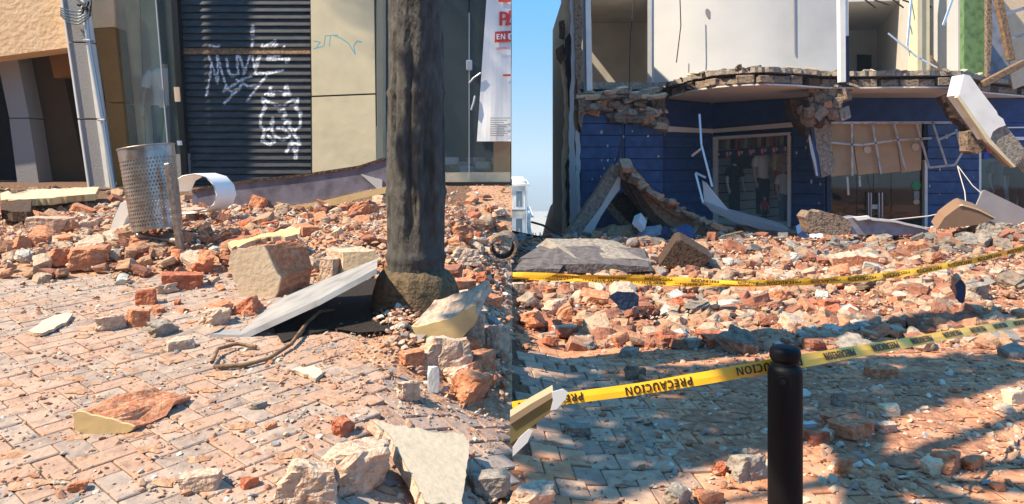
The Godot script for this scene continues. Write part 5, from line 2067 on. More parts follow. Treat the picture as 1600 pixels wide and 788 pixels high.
	for k in 4:
		var y := -22 + k * 40.0
		part("ceiling_panel", pxprism([1562 + k * 5, y + 8, 1640, y - 14, 1640, y + 20, 1569 + k * 5, y + 42], 16.8 - k * 0.05, 0.05), M.plaster, b)
	var tb := MB.new()
	tb.bar(P(1558, -10, 16.1), P(1580, 95, 16.1), 0.16, 0.12, Vector3.BACK, 0.02)
	part("roof_timber", tb, M.wood, b)
	tb = MB.new()
	tb.bar(P(1535, 132, 15.7), P(1600, 98, 15.9), 0.14, 0.12, Vector3.BACK, 0.02)
	part("roof_timber", tb, M.wood, b)
	# white post on the balcony, its lower half backed by a dark strip
	part("balcony_post", pxprism([1312, -60, 1321, -60, 1322, 128, 1314, 128], 14.6, 0.15), M.white_trim, b)
	part("balcony_post", pxprism([1321.3, -60, 1326, -60, 1326, 56, 1321.3, 56], 14.62, 0.15), M.white_trim, b)
	part("dark_post", pxprism([1320, 56.5, 1327, 56.5, 1328, 128, 1322, 128], 14.63, 0.15), M.navy, b)
	for s in [[1425, -10, 1418, 72, 0.05], [1388, 52, 1432, 88, 0.035], [1428, 86, 1465, 106, 0.035], [1490, -5, 1474, 40, 0.05]]:
		var r := MB.new()
		r.bar(P(s[0], s[1], 15.6), P(s[2], s[3], 15.4), s[4], 0.015, Vector3.BACK)
		part("bent_track", r, M.alu, b)
	var bd := MB.new()
	prism(bd, px_poly([1453, 118, 1456, 86, 1474, 112, 1474, 118]), 16.2, 0.05)
	part("torn_board", bd, M.wood, b)
	part("roof_slab", hslab(PackedVector2Array([plan_pt(880, 20.4), plan_pt(1010, 20.2), plan_pt(1120, 20.6), plan_pt(1620, 20.4), plan_pt(1620, 27), plan_pt(880, 27)]), top, top + 0.3), M.concrete, b)
	part("rear_wall", pxprism([880, -60, 1640, -60, 1640, 420, 880, 420], 26.5, 0.2), M.plaster_grey, b)
	for w in [[[992, -20], [985, 60], [983, 143]], [[1062, -20], [1064, 40], [1058, 90], [1057, 98]]]:
		var t := MB.new()
		var pts := []
		for q in w: pts.append(P(q[0], q[1], 16.4))
		t.tube(pts, 0.012, 6)
		part("hanging_wire", t, M.cable, b)

func shop_window(b: Node3D) -> void:
	var fr := MB.new()
	part("window_frame", wall_poly(W3, [1115, 214, 1236, 206.5, 1236, 211, 1115, 218.5], 0.12, 0.03), M.white_trim, b)
	part("window_frame", wall_poly(W3, [1115, 218.6, 1119.5, 218.3, 1119.5, 372, 1115, 372], 0.12, 0.03), M.white_trim, b)
	part("window_frame", wall_poly(W3, [1231.5, 211.4, 1236, 211.1, 1236, 372, 1231.5, 372], 0.12, 0.03), M.white_trim, b)
	part("pane", wall_poly(W3, [1119.5, 218, 1231.5, 211, 1231.5, 372, 1119.5, 372], 0.012, -0.03), M.glass, b)
	var back := [1113.0, 19.85, 1290.0, 17.75]
	part("window_back", wall_poly(back, [1100, 190, 1245, 190, 1245, 372, 1100, 372], 0.06), M.inside, b)
	for k in 9:
		part("wall_groove", wall_poly(back, [1100, 232 + k * 14, 1245, 228 + k * 13.4, 1245, 229 + k * 13.4, 1100, 233 + k * 14], 0.02, 0.005), M.inside_dark, b)
	part("window_ceiling", hslab(PackedVector2Array([plan_pt(1113, 19.15), plan_pt(1240, 17.6), plan_pt(1245, 18.3), plan_pt(1100, 20.1)]), 2.25, 2.32), M.inside, b)
	part("window_floor", hslab(PackedVector2Array([plan_pt(1113, 19.15), plan_pt(1240, 17.6), plan_pt(1245, 19.0), plan_pt(1100, 20.9)]), -0.05, 0.12), M.inside, b)
	# row of coloured bags along the top
	var bag_cols := [M.wood, M.far_glass, M.ochre, M.navy, M.red, M.green, M.ochre, M.far_glass, M.brown_cloth, M.ochre, M.navy, M.ochre, M.red, M.far_glass, M.ochre, M.navy]
	for k in 16:
		var mb := MB.new()
		var p := wall_at([1113.0, 19.35, 1290.0, 17.25], 1124 + k * 7.0, 2.0)
		mb.box(p, Vector3(0.095, 0.36, 0.10), Basis(Vector3.UP, 0.5), 0.02)
		tag(one("hanging_garment", mb, bag_cols[k], ["first", "second", "third", "fourth", "fifth", "sixth", "seventh", "eighth", "ninth", "tenth", "eleventh", "twelfth", "thirteenth", "fourteenth", "fifteenth", "sixteenth"][k] + " garment from the left in the row along the window top", "garment", p - Vector3(0, 0.18, 0), "coloured garments along the window top"), "", "")
	# the printed strip
	var st := thing("window_banner", "navy strip with red discs across the top of the shop window", "banner", wall_at(W3, 1175, 1.6))
	part("strip", wall_poly(W3, [1120, 236, 1231, 226, 1231, 238.5, 1120, 248], 0.004, -0.055), plain(rgb(44, 38, 100), 0.5), st)
	for k in 6:
		var x := 1135.0 + k * 18.2
		var y := 241.2 - k * 1.62
		var disc := PackedVector2Array()
		for i in 18: disc.append(Vector2(x, y) + Vector2(cos(TAU * i / 18) * 4.4, sin(TAU * i / 18) * 5.2))
		var l := []
		for q in disc: l.append(q.x); l.append(q.y)
		part("disc", wall_poly(W3, l, 0.004, -0.049), M.red, st)
		part("disc_mark", wall_poly(W3, [x - 1.2, y - 3.2, x + 1.0, y - 3.2, x + 0.6, y - 0.6, x + 1.6, y + 0.6, x + 1.2, y + 3.2, x - 1.0, y + 3.2, x - 0.4, y + 0.6, x - 1.4, y - 0.8], 0.003, -0.044), M.white_print, st)
		var t := lettering(st, "Dn", wall_at(W3, x - 13.6, P(0, y + 2.6, 18.9 - k * 0.32).y) + Vector3(-0.02, 0, 0.06), 0.075, M.white_print, 0.05)
		t.rotation.y = 0.75
	# things in the window
	var d1 := [1113.0, 19.45, 1290.0, 17.35]
	mannequin("shop_mannequin", "headless dummy in black patterned dress in the shop window", wall_at(d1, 1148, 0.12), 1.55, 1.0, M.dark_cloth, M.dark_cloth, M.inside, false, 0.4, true)
	mannequin("shop_mannequin", "headless dummy in white tee shirt and black skirt in the shop window", wall_at(d1, 1192, 0.16), 1.85, 0.95, M.shirt, M.dark_cloth, M.skin, false, 0.4, true)
	mannequin("shop_mannequin", "dummy in white top and pale jeans at the right end of the shop window", wall_at(d1, 1224, 0.02), 1.45, 0.9, M.shirt, M.jeans, M.skin, true, 0.4)
	mannequin("shop_mannequin", "small child dummy in red top at the foot of the shop window", wall_at([1113.0, 19.3, 1290.0, 17.2], 1195, 0.06), 0.62, 1.2, M.red, M.dark_cloth, M.skin, true, 0.4)
	part("framed_picture", wall_poly(back, [1143, 245, 1188, 242, 1188, 262, 1143, 265], 0.03, 0.03), M.inside_dark, b)
	var rb := MB.new()
	rb.box(wall_at([1113.0, 19.68, 1290.0, 17.58], 1221, 1.02), Vector3(0.55, 0.55, 0.1), Basis(Vector3.UP, 0.75), 0.02)
	one("red_cloth", rb, M.red, "red cloth panel hanging behind the dummy in jeans", "cloth", wall_at([1113.0, 19.68, 1290.0, 17.58], 1221, 0.75))
	rb = MB.new()
	rb.box(wall_at([1113.0, 19.68, 1290.0, 17.58], 1219, 1.52), Vector3(0.6, 0.38, 0.1), Basis(Vector3.UP, 0.75), 0.02)
	one("cream_cloth", rb, M.plaster, "cream cloth panel hanging above the red cloth", "cloth", wall_at([1113.0, 19.68, 1290.0, 17.58], 1219, 1.3))

func entrance(b: Node3D) -> void:
	part("door_frame", wall_poly(W4, [1284.5, 240, 1289, 240, 1289, 375, 1284.5, 375], 0.12, 0.05), M.white_trim, b)
	part("door_frame", wall_poly(W4, [1443.5, 250, 1448, 250, 1448, 375, 1443.5, 375], 0.12, 0.05), M.white_trim, b)
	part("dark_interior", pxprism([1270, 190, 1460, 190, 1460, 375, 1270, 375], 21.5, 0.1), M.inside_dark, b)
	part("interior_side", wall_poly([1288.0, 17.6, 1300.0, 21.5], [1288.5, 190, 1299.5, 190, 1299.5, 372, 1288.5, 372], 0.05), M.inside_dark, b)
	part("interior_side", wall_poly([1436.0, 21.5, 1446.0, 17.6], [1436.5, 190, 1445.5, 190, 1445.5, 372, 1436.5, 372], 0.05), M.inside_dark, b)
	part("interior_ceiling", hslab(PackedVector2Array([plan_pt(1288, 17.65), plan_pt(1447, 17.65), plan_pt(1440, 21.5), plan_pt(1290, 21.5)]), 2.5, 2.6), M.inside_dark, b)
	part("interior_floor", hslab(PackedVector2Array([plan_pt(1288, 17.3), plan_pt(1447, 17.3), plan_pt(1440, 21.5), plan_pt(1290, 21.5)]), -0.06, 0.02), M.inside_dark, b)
	var xs := [1289.5, 1341.0, 1367.0, 1395.0, 1443.0]
	for k in 4:
		part("door_leaf" if k in [1, 2] else "side_pane", wall_poly(W4, [xs[k], 200, xs[k + 1] - 0.8, 200, xs[k + 1] - 0.8, 375, xs[k], 375], 0.014, -0.05), M.glass_dark, b)
	for x in [1356.5, 1360.5, 1373.0, 1378.0]:
		var h := MB.new()
		h.tube([on_wall(W4, x, 301) + Vector3(0, 0, 0.02), on_wall(W4, x, 340) + Vector3(0, 0, 0.02)], 0.017, 8)
		part("door_handle", h, M.alu, b)
	part("notice", wall_poly(W4, [1364, 320, 1373, 320, 1373, 327, 1364, 327], 0.005, -0.03), M.white_print, b)
	for s in [[1297, 290, 6.5, "green"], [1434, 290, 7.0, "green"], [1434, 316, 5.0, "ochre"]]:
		var l := []
		for i in 16:
			l.append(s[0] + cos(TAU * i / 16) * s[2]); l.append(s[1] + sin(TAU * i / 16) * s[2] * (1.0 if s[1] < 300 else 0.8))
		part("round_sticker", wall_poly(W4, l, 0.004, -0.04), M.sticker_green if s[3] == "green" else M.ochre, b)
	for s in [[1293.5, 300, 1301.5, 313, "brown_cloth"], [1294, 314, 1301, 330, "jeans"], [1430, 299, 1438, 312, "grey_panel"]]:
		part("sticker", wall_poly(W4, [s[0], s[1], s[2], s[1], s[2], s[3], s[0], s[3]], 0.004, -0.04), M[s[4]], b)

# ---------------------------------------------------------------- right: far street
func far_street() -> void:
	var op := thing("added_opposite_building", "plain tall building added behind the camera to cut sky light", "building", Vector3(-14, 0, 10))
	var om := MB.new()  # unseen building, set close and tall to lower sky fill and reflections
	om.box(Vector3(-22.0, 6.5, 11.0), Vector3(46.0, 13.0, 9.0), Basis(), 0.03)
	part("wall", om, M.plaster_grey, op)
	for k in 9:
		for fl in 3:
			var ow := MB.new()
			ow.box(Vector3(-2.2 - k * 3.2, 1.5 + fl * 3.6, 6.48), Vector3(1.5, 2.2, 0.1), Basis(), 0.02)
			part("window", ow, M.far_glass, op)
	for spec in [[-16.0, 1.25, 70.0, 86.0, 282.0, 3, "white stuccoed town house with balconies far down the street"], [-16.0, 2.1, 87.0, 104.0, 333.0, 2, "lower white house behind the balconied one"]]:
		var d0: float = spec[2]
		var topy := P(800, spec[4], d0).y
		var low := far_fall(d0) - 2.5
		var o := thing("far_house", spec[6], "house", Vector3(-3, low, -d0))
		var mb := MB.new()
		mb.box(Vector3((spec[0] + spec[1]) / 2, (topy + low) / 2, -(d0 + spec[3]) / 2), Vector3(spec[1] - spec[0], topy - low, spec[3] - d0), Basis(), 0.05)
		part("wall", mb, M.far_white, o)
		for s in [topy - 0.4, topy - 2.9, topy - 5.4]:
			var c := MB.new()
			c.box(Vector3((spec[0] + spec[1]) / 2 + 0.14, s, -(d0 + spec[3]) / 2), Vector3(spec[1] - spec[0] + 0.4, 0.22, spec[3] - d0 + 0.5), Basis(), 0.03)
			part("cornice", c, M.far_white, o)
		for fl in spec[5]:
			for k in 6:
				var w := MB.new()
				w.box(Vector3(spec[1] - 0.6 - k * 1.3, topy - 1.7 - fl * 2.5, -d0 + 0.01), Vector3(0.55, 1.4, 0.08), Basis(), 0.02)
				part("window", w, M.far_glass, o)
			for k in 6:
				var w := MB.new()
				w.box(Vector3(spec[1] + 0.01, topy - 1.7 - fl * 2.5, -d0 - 1.6 - k * 2.4), Vector3(0.08, 1.4, 0.9), Basis(), 0.02)
				part("window", w, M.far_glass, o)
			var bal := MB.new()
			bal.box(Vector3(spec[1] - 4.0, topy - 2.6 - fl * 2.5, -d0 + 0.3), Vector3(8.0, 0.10, 0.6), Basis(), 0.02)
			for k in 20:
				bal.box(Vector3(spec[1] - 0.2 - k * 0.4, topy - 2.2 - fl * 2.5, -d0 + 0.56), Vector3(0.05, 0.75, 0.05), Basis(), 0.01)
			part("balcony", bal, M.far_grey, o)
	var mast := MB.new()
	mast.tube([Vector3(1.30, far_fall(68) - 0.2, -68), Vector3(1.30, P(800, 293, 68).y, -68)], 0.05, 6)
	one("lamp_mast", mast, M.far_grey, "thin grey mast beside the far white house", "mast", Vector3(1.3, far_fall(68) - 0.2, -68))
	# people and cars far down the street
	for q in [[833, 104.0, "brown_cloth", "jeans", "distant pedestrian in brown beside the far white house", 0.3], [837, 108.0, "brown_cloth", "dark_cloth", "distant pedestrian in dark trousers right behind the one in brown", -0.5], [844, 98.0, "sticker_green", "dark_cloth", "distant pedestrian in green top in the middle of the street", 0.8], [856, 92.0, "shirt", "brown_cloth", "distant pedestrian in white top near the fallen beam", 2.0]]:
		walker(q[0], q[1], M[q[2]], M[q[3]], q[4], q[5])
	for q in [[812, 90.0, "far_grey", "grey car parked far down the street below the white house"], [822, 110.0, "white_metal", "white car further down the street beyond the grey one"], [850, 120.0, "jeans", "pale blue car standing far down the street near the hill"]]:
		far_car(q[0], q[1], M[q[2]], q[3])
	# hills beyond
	for s in [[300.0, -90.0, 150.0, 336.0, 20.0], [380.0, -160.0, 260.0, 344.0, 60.0]]:
		var mb := MB.new()
		var prev := []
		for i in 61:
			var x: float = lerp(s[1], s[2], i / 60.0)
			var crest: float = P(800, s[3], s[0]).y + 5.0 * fn.get_noise_2d(x * 3.0 + s[4], 0.0) + 2.0 * fn.get_noise_2d(x * 14.0, 9.0)
			var row := [Vector3(x, -40, -s[0] + 60), Vector3(x, (crest - 26) * 0.5, -s[0] + 25), Vector3(x, crest, -s[0]), Vector3(x, -40, -s[0] - 60)]
			if i > 0:
				for j in 3:
					mb.quad(prev[j], prev[j + 1], row[j + 1], row[j], Vector3.UP)
			prev = row
		struct("hills", mb, M.hill)

func walker(px: float, d: float, top: Material, bottom: Material, label: String, turn: float) -> void:
	var x := (px - CX) / F * d
	var foot := Vector3(x, base_height(x, d), -d)
	var o := thing("person", label, "person", foot)
	var b := Basis(Vector3.UP, turn)
	var mb := MB.new()
	mb.body([[foot + Vector3(0, 0.86, 0), 0.16, 0.11], [foot + Vector3(0, 1.05, 0), 0.15, 0.11], [foot + Vector3(0, 1.3, 0), 0.19, 0.12], [foot + Vector3(0, 1.42, 0), 0.18, 0.10], [foot + Vector3(0, 1.5, 0), 0.07, 0.07], [foot + Vector3(0, 1.56, 0), 0.06, 0.07], [foot + Vector3(0, 1.64, 0), 0.08, 0.1], [foot + Vector3(0, 1.72, 0), 0.07, 0.09], [foot + Vector3(0, 1.76, 0), 0.02, 0.03]], 10, turn)
	for k in [-1.0, 1.0]:
		mb.tube([foot + b * Vector3(0.19 * k, 1.4, 0), foot + b * Vector3(0.25 * k, 1.12, 0.03 * k), foot + b * Vector3(0.24 * k, 0.86, 0.1 * k)], [0.055, 0.045, 0.035], 6)
	part("jacket", mb, top, o)
	var l := MB.new()
	for k in [-1.0, 1.0]:
		l.tube([foot + b * Vector3(0.09 * k, 0.9, 0), foot + b * Vector3(0.1 * k, 0.48, 0.1 * k), foot + b * Vector3(0.1 * k, 0.04, 0.16 * k), foot + b * Vector3(0.1 * k, 0.02, 0.16 * k + 0.14)], [0.095, 0.07, 0.05, 0.04], 8)
	part("trousers", l, bottom, o)

func far_car(px: float, d: float, m: Material, label: String) -> void:
	var x := (px - CX) / F * d
	var at := Vector3(x, base_height(x, d), -d)
	var o := thing("parked_car", label, "car", at)
	var body := PackedVector2Array([Vector2(-2.1, 0.25), Vector2(-2.15, 0.75), Vector2(-1.5, 0.85), Vector2(-0.9, 1.4), Vector2(0.8, 1.42), Vector2(1.35, 0.9), Vector2(2.05, 0.8), Vector2(2.1, 0.25)])
	var mb := MB.new()
	var f := PackedVector3Array()
	var bk := PackedVector3Array()
	for p in body:
		f.append(at + Vector3(-0.82, p.y, p.x))
		bk.append(at + Vector3(0.82, p.y, p.x))
	mb.slab(f, bk, body)
	part("body", mb, m, o)
	for s in [-1.0, 1.0]:
		for z in [-1.35, 1.3]:
			var w := MB.new()
			w.tube([at + Vector3(0.70 * s, 0.31, z), at + Vector3(0.86 * s, 0.31, z)], 0.31, 14)
			part("wheel", w, M.rubber, o)
	var g := MB.new()
	g.quad(at + Vector3(-0.7, 0.9, 1.37), at + Vector3(0.7, 0.9, 1.37), at + Vector3(0.62, 1.36, 0.90), at + Vector3(-0.62, 1.36, 0.90), Vector3(0, 0.4, 1))
	part("windscreen", g, M.far_glass, o)

# ---------------------------------------------------------------- right: fallen pieces, tape, bollard
func rough_prism(called: String, parent: Node3D, list: Array, d: float, thick: float, m: Material, jag := 1.0, step := 8.0, lean := Vector3()) -> void:
	var mb := MB.new()
	prism(mb, ragged(px_poly(list), step, jag), d, thick, lean)
	part(called, mb, m, parent)

func wire(list: Array, d0: float, d1: float, r: float, m: Material, label: String) -> void:
	var pts := []
	var n := list.size() / 2
	for i in n: pts.append(P(list[i * 2], list[i * 2 + 1], lerp(d0, d1, float(i) / max(1, n - 1))))
	var mb := MB.new()
	mb.tube(pts, r, 6)
	one("loose_wire", mb, m, label, "wire", pts[pts.size() - 1])

func right_things() -> void:
	bollard()
	tapes()
	# leaning beam and curved slab that form a tent against the blue wall
	var o := thing("leaning_beam", "grey concrete beam with white face leaning up against the blue wall", "beam", P(885, 388, 15.4))
	rough_prism("concrete_side", o, [868, 392, 880, 372, 900, 345, 930, 302, 958, 258, 966, 256, 972, 262, 974, 278, 940, 322, 908, 366, 892, 392], 15.35, 0.45, M.concrete, 0.8)
	rough_prism("white_face", o, [893, 391, 908, 366, 940, 321, 966, 276, 970, 277, 969, 297, 962, 304, 940, 338, 911, 391], 15.28, 0.40, M.white, 0.5, 14)
	o = thing("fallen_arch", "curved balcony slab fallen into an arch beside the leaning beam", "slab", P(1050, 380, 15.6))
	rough_prism("slab_edge", o, [968, 258, 980, 256, 994, 268, 1008, 288, 1030, 314, 1052, 331, 1078, 344, 1110, 353, 1150, 360, 1152, 376, 1100, 376, 1060, 368, 1030, 350, 1010, 330, 992, 304, 978, 282, 970, 280], 15.2, 1.5, M.arch, 0.9)
	rough_prism("brown_lining", o, [976, 270, 988, 282, 1004, 308, 1022, 332, 1044, 352, 1080, 364, 1080, 372, 1040, 364, 1016, 346, 998, 318, 984, 292], 15.1, 0.25, M.raw_dark, 0.8)
	rough_prism("torn_rim", o, [981, 256, 992, 262, 1012, 288, 1034, 314, 1056, 330, 1084, 341, 1084, 346, 1054, 336, 1030, 320, 1008, 295, 990, 270], 15.05, 0.3, M.arch, 1.0)
	o = thing("inner_slab", "narrow slab lying under the fallen arch", "slab", P(985, 372, 16.2))
	rough_prism("slab_piece", o, [946, 322, 956, 318, 1000, 366, 996, 374, 988, 372], 16.0, 0.3, M.concrete, 0.7)
	rough_prism("underside", o, [956, 316, 974, 300, 1020, 345, 1018, 360, 1000, 366], 16.5, 0.2, M.raw_dark, 0.8)
	for s in [
		[[938, 378, 978, 374, 986, 376, 982, 390, 938, 389], "white", "white panel piece lying under the leaning beam"],
		[[996, 368, 1030, 364, 1040, 380, 1006, 387], "slate", "pale blue panel piece under the fallen arch"],
		[[988, 350, 998, 345, 1008, 358, 1002, 364], "white", "small white scrap inside the fallen arch"],
		[[1022, 370, 1040, 365, 1046, 372, 1024, 377], "navy", "small navy scrap in front of the fallen arch"],
		[[1056, 368, 1072, 362, 1084, 372, 1058, 375], "blue", "small blue scrap right of the navy one"],
		[[948, 366, 984, 364, 990, 372, 950, 375], "wood", "brown board end between beam and white panel"],
		[[1246, 366, 1254, 362, 1262, 372, 1250, 378], "blue", "blue scrap lying before the shop window"],
		[[1264, 380, 1288, 376, 1296, 392, 1270, 396], "white", "white crumpled sheet before the entrance"],
		[[1540, 380, 1578, 368, 1582, 376, 1552, 390], "white", "white board on the heap at the right"]]:
		var mb := MB.new()
		prism(mb, ragged(px_poly(s[0]), 9.0, 0.5), 14.2, 0.05, Vector3(0.1, 0.12, -0.3))
		one("panel_scrap", mb, M[s[1]], s[2], "panel scrap", P(s[0][0], s[0][s[0].size() - 1], 14.2))
	for s in [[915, 388, 952, 356, 14.9, 0.07, "splintered board leaning below the beam"], [1120, 372, 1160, 362, 14.0, 0.06, "short plank beside the fallen arch"], [1270, 398, 1370, 386, 12.4, 0.10, "long plank lying across the rubble before the entrance"], [1370, 388, 1400, 378, 12.2, 0.07, "pale plank end left of the orange block"], [1210, 372, 1236, 390, 13.0, 0.05, "thin dark batten below the shop window"]]:
		var mb := MB.new()
		mb.bar(P(s[0], s[1], s[4]), P(s[2], s[3], s[4] + 0.2), s[5] * 1.6, s[5] * 0.5, Vector3.UP, 0.006)
		one("loose_plank", mb, M.wood, s[6], "plank", P(s[0], s[1], s[4]))
	for q in [[880, 392, 960, 352, 15.0, 0.12, "long board leaning between the beam and the arch"], [932, 394, 1010, 340, 14.9, 0.10, "second leaning board under the arch"], [1000, 388, 1062, 352, 14.8, 0.10, "board leaning on the middle of the fallen arch"], [1030, 392, 1120, 368, 14.4, 0.12, "low board lying at the foot of the arch"], [860, 398, 940, 384, 13.6, 0.14, "flat board before the foot of the leaning beam"], [960, 396, 1060, 382, 13.2, 0.12, "flat board before the middle of the arch"], [1090, 384, 1180, 374, 13.4, 0.10, "flat board reaching to the shop window"], [1060, 396, 1090, 352, 14.6, 0.07, "thin splinter standing up before the arch"]]:
		var mb := MB.new()
		mb.bar(P(q[0], q[1], q[4]), P(q[2], q[3], q[4] + 0.3), q[5] * 1.6, q[5] * 0.4, Vector3.UP, 0.006)
		one("loose_plank", mb, [M.wood, M.arch, M.grey_panel][int(q[0]) % 3], q[6], "plank", P(q[0], q[1], q[4]))
	var rimo: Node3D = get_node("fallen_arch")
	for k in 26:
		var t := k / 25.0
		var m := MeshInstance3D.new()
		m.name = "broken_edge"
		m.mesh = lowrocks[k % 6]
		var sz := rng.randf_range(0.10, 0.24)
		m.basis = Basis.from_euler(Vector3(rng.randf() * 0.5, rng.randf() * TAU, -0.6 + t * 0.5)) * Basis.from_scale(Vector3(sz * 1.6, sz * 0.5, sz))
		var ax: float = lerp(978.0, 1140.0, t)
		m.position = P(ax, 258.0 + 104.0 * pow(t, 0.62), 15.1 - rng.randf() * 0.3) - rimo.position
		m.material_override = [M.arch, M.raw, M.concrete, M.brick][k % 4]
		rimo.add_child(m, true)
	# broken sheet of roofing in front
	o = thing("roof_sheet", "long grey broken slab lying along the front of the rubble on the left", "slab", P(900, 425, 9.0))
	rough_prism("sheet_piece", o, [797, 436, 799, 424, 840, 419, 876, 421, 870, 430, 840, 432], 8.9, 1.1, M.slate_dark, 0.7, 10, Vector3(0.25, 0.10, 0))
	rough_prism("sheet_piece", o, [850, 424, 866, 414, 930, 412, 1016, 417, 1022, 424, 940, 428], 9.1, 1.0, M.slate_dark, 0.7, 10, Vector3(0.1, 0.10, 0))
	rough_prism("sheet_piece", o, [880, 418, 900, 404, 990, 404, 1024, 410, 1012, 415], 9.4, 1.2, M.concrete, 0.7, 10, Vector3(-0.3, 0.12, 0))
	rough_prism("sheet_piece", o, [800, 414, 812, 404, 868, 403, 866, 412], 9.5, 1.4, M.slate_dark, 0.7, 10, Vector3(0.4, 0.06, 0))
	o = thing("upturned_slab", "dark brown triangular slab standing up at the end of the grey roof sheet", "slab", P(1065, 415, 9.3))
	rough_prism("slab_piece", o, [1030, 416, 1056, 378, 1064, 376, 1112, 404, 1098, 416], 9.4, 0.16, M.raw_dark, 1.0, 8, Vector3(0.1, 0.05, -0.4))
	# panel hanging in front of the shop window
	o = thing("slanting_panel", "pale grey ceiling panel with metal edge slanting before the shop window", "panel", P(1160, 355, 15.4))
	rough_prism("board", o, [1098, 282, 1104, 286, 1144, 334, 1112, 326, 1101, 316], 15.6, 0.03, M.white, 0.3, 20)
	rough_prism("board_below", o, [1101, 318, 1142, 334, 1180, 345, 1236, 360, 1236, 364, 1186, 358, 1150, 348, 1112, 330], 15.3, 0.10, M.grey_panel, 0.5, 12, Vector3(0, 0.1, -0.4))
	for s in [[1087, 271, 1099, 318], [1087, 270, 1103, 278], [1099, 318, 1190, 352], [1096, 226, 1113, 292], [1081, 244, 1096, 232], [1093, 178, 1096, 226]]:
		var mb := MB.new()
		mb.bar(P(s[0], s[1], 15.5), P(s[2], s[3], 15.4), 0.045, 0.02, Vector3.BACK)
		part("metal_edge", mb, M.alu, o)
	# torn column and masonry hanging by the entrance
	o = thing("hanging_masonry", "brown clump of broken masonry hanging from the balcony by the entrance", "masonry clump", P(1280, 210, 15.2))
	rough_prism("rubble_clump", o, [1234, 156, 1262, 150, 1280, 152, 1276, 176, 1268, 200, 1262, 216, 1257, 200, 1250, 196, 1240, 180], 15.4, 0.35, M.raw_dark, 1.2)
	rough_prism("concrete_clump", o, [1262, 152, 1280, 146, 1296, 130, 1316, 128, 1334, 140, 1326, 156, 1312, 166, 1300, 176, 1280, 184, 1268, 176], 15.2, 0.4, M.raw, 1.6, 5)
	rough_prism("orange_brick", o, [1288, 160, 1300, 157, 1302, 168, 1289, 170], 15.1, 0.15, M.brick, 0.6, 6)
	for k in 26:
		var m := MeshInstance3D.new()
		m.name = "masonry_piece"
		m.mesh = lowrocks[k % 6]
		var s := rng.randf_range(0.10, 0.26)
		m.basis = Basis.from_euler(Vector3(rng.randf() * 2, rng.randf() * 2, rng.randf() * 2)) * Basis.from_scale(Vector3(s, s * 1.3, s))
		m.position = P(1262 + rng.randf() * 62, 134 + rng.randf() * 46 + (10 if k % 2 else 0), 15.15 + rng.randf() * 0.15) - o.position
		if k % 2: m.position = P(1244 + rng.randf() * 50, 158 + rng.randf() * 40, 15.3) - o.position
		m.material_override = [M.raw, M.raw_dark, M.concrete, M.raw][k % 4]
		o.add_child(m, true)
	o = thing("broken_pillar", "stump of grey pillar with bare concrete standing left of the brown panels", "pillar", P(1288, 275, 15.6))
	rough_prism("pillar_core", o, [1270, 190, 1286, 180, 1298, 196, 1300, 230, 1306, 252, 1304, 270, 1284, 278, 1278, 240], 15.6, 0.35, M.concrete, 0.9)
	rough_prism("pillar_skin", o, [1266, 190, 1271, 190, 1280, 240, 1282, 276, 1277, 276, 1272, 240], 15.62, 0.25, M.blue, 0.4)
	rough_prism("white_edge", o, [1264, 212, 1266, 210, 1275, 250, 1279, 275, 1276, 275], 15.55, 0.06, M.white, 0.3)
	# brown ceiling boards on their metal grid
	o = thing("hanging_ceiling", "brown ceiling boards on a bent metal grid hanging over the entrance", "ceiling panel", P(1370, 276, 15.9))
	var xs := [1298, 1330, 1364, 1398, 1441]
	for k in 4:
		var x0: float = xs[k]
		var x1: float = xs[k + 1]
		var sl := (0.0 if k == 0 else 10.0)
		part("ceiling_board", pxprism([x0 + 1, 193.0, x1 - 0.6, 193.0, x1 + (10 if k < 3 else -1) - 0.6, 272 - k * 2.0, x0 + sl + 1, 276 - k * 2.0], 16.0, 0.025), M.panel, o)
	for s in [[1331, 192, 1332, 275], [1363, 192, 1377, 272], [1397, 192, 1415, 266], [1432, 192, 1452, 262], [1457, 190, 1480, 260], [1298, 192, 1500, 192], [1299, 223, 1345, 227], [1345, 227, 1400, 219], [1400, 219, 1456, 216], [1468, 218, 1496, 206], [1452, 262, 1492, 258], [1492, 258, 1504, 238], [1504, 238, 1494, 202], [1498, 206, 1510, 240], [1324, 276, 1326, 305], [1343, 275, 1344, 292]]:
		var mb := MB.new()
		mb.bar(P(s[0], s[1], 15.9), P(s[2], s[3], 15.9), 0.045, 0.02, Vector3.BACK)
		part("metal_rail", mb, M.zinc, o)
	for q in [[1356, 234], [1431, 230]]:
		var poly := PackedVector2Array()
		for k in 16: poly.append(Vector2(q[0], q[1]) + Vector2(cos(TAU * k / 16), sin(TAU * k / 16)) * 6.0)
		var mb := MB.new()
		prism(mb, poly, 15.97, 0.02)
		part("lamp_hole", mb, M.plaster_grey, o, "round pale lamp opening")
	# the white column snapped at the balcony and leaning to the right
	o = thing("snapped_column", "white column snapped off the balcony and leaning down to the right", "column", P(1590, 262, 14.2))
	rough_prism("white_front", o, [1499, 148, 1507, 116, 1516, 118, 1536, 146, 1558, 174, 1560, 180, 1568, 186, 1572, 196, 1560, 200, 1552, 206, 1548, 217], 14.3, 0.4, M.white_trim, 0.3, 20)
	rough_prism("bare_core", o, [1548, 217, 1552, 206, 1561, 200, 1573, 197, 1604, 236, 1604, 246, 1596, 250, 1588, 260], 14.34, 0.36, M.concrete, 0.5)
	rough_prism("inner_face", o, [1499, 148, 1548, 217, 1588, 260, 1585, 262, 1544, 222, 1496, 152], 14.28, 0.1, M.cream, 0.2, 20)
	for k in 5:
		var mb := MB.new()
		mb.tube([P(1588 + k * 3, 256 - k * 3, 14.1), P(1594 + k * 3, 262 - k * 2, 14.05), P(1600 + k * 2, 270, 14.0)], 0.012, 6)
		part("steel_bar", mb, M.raw_dark, o)
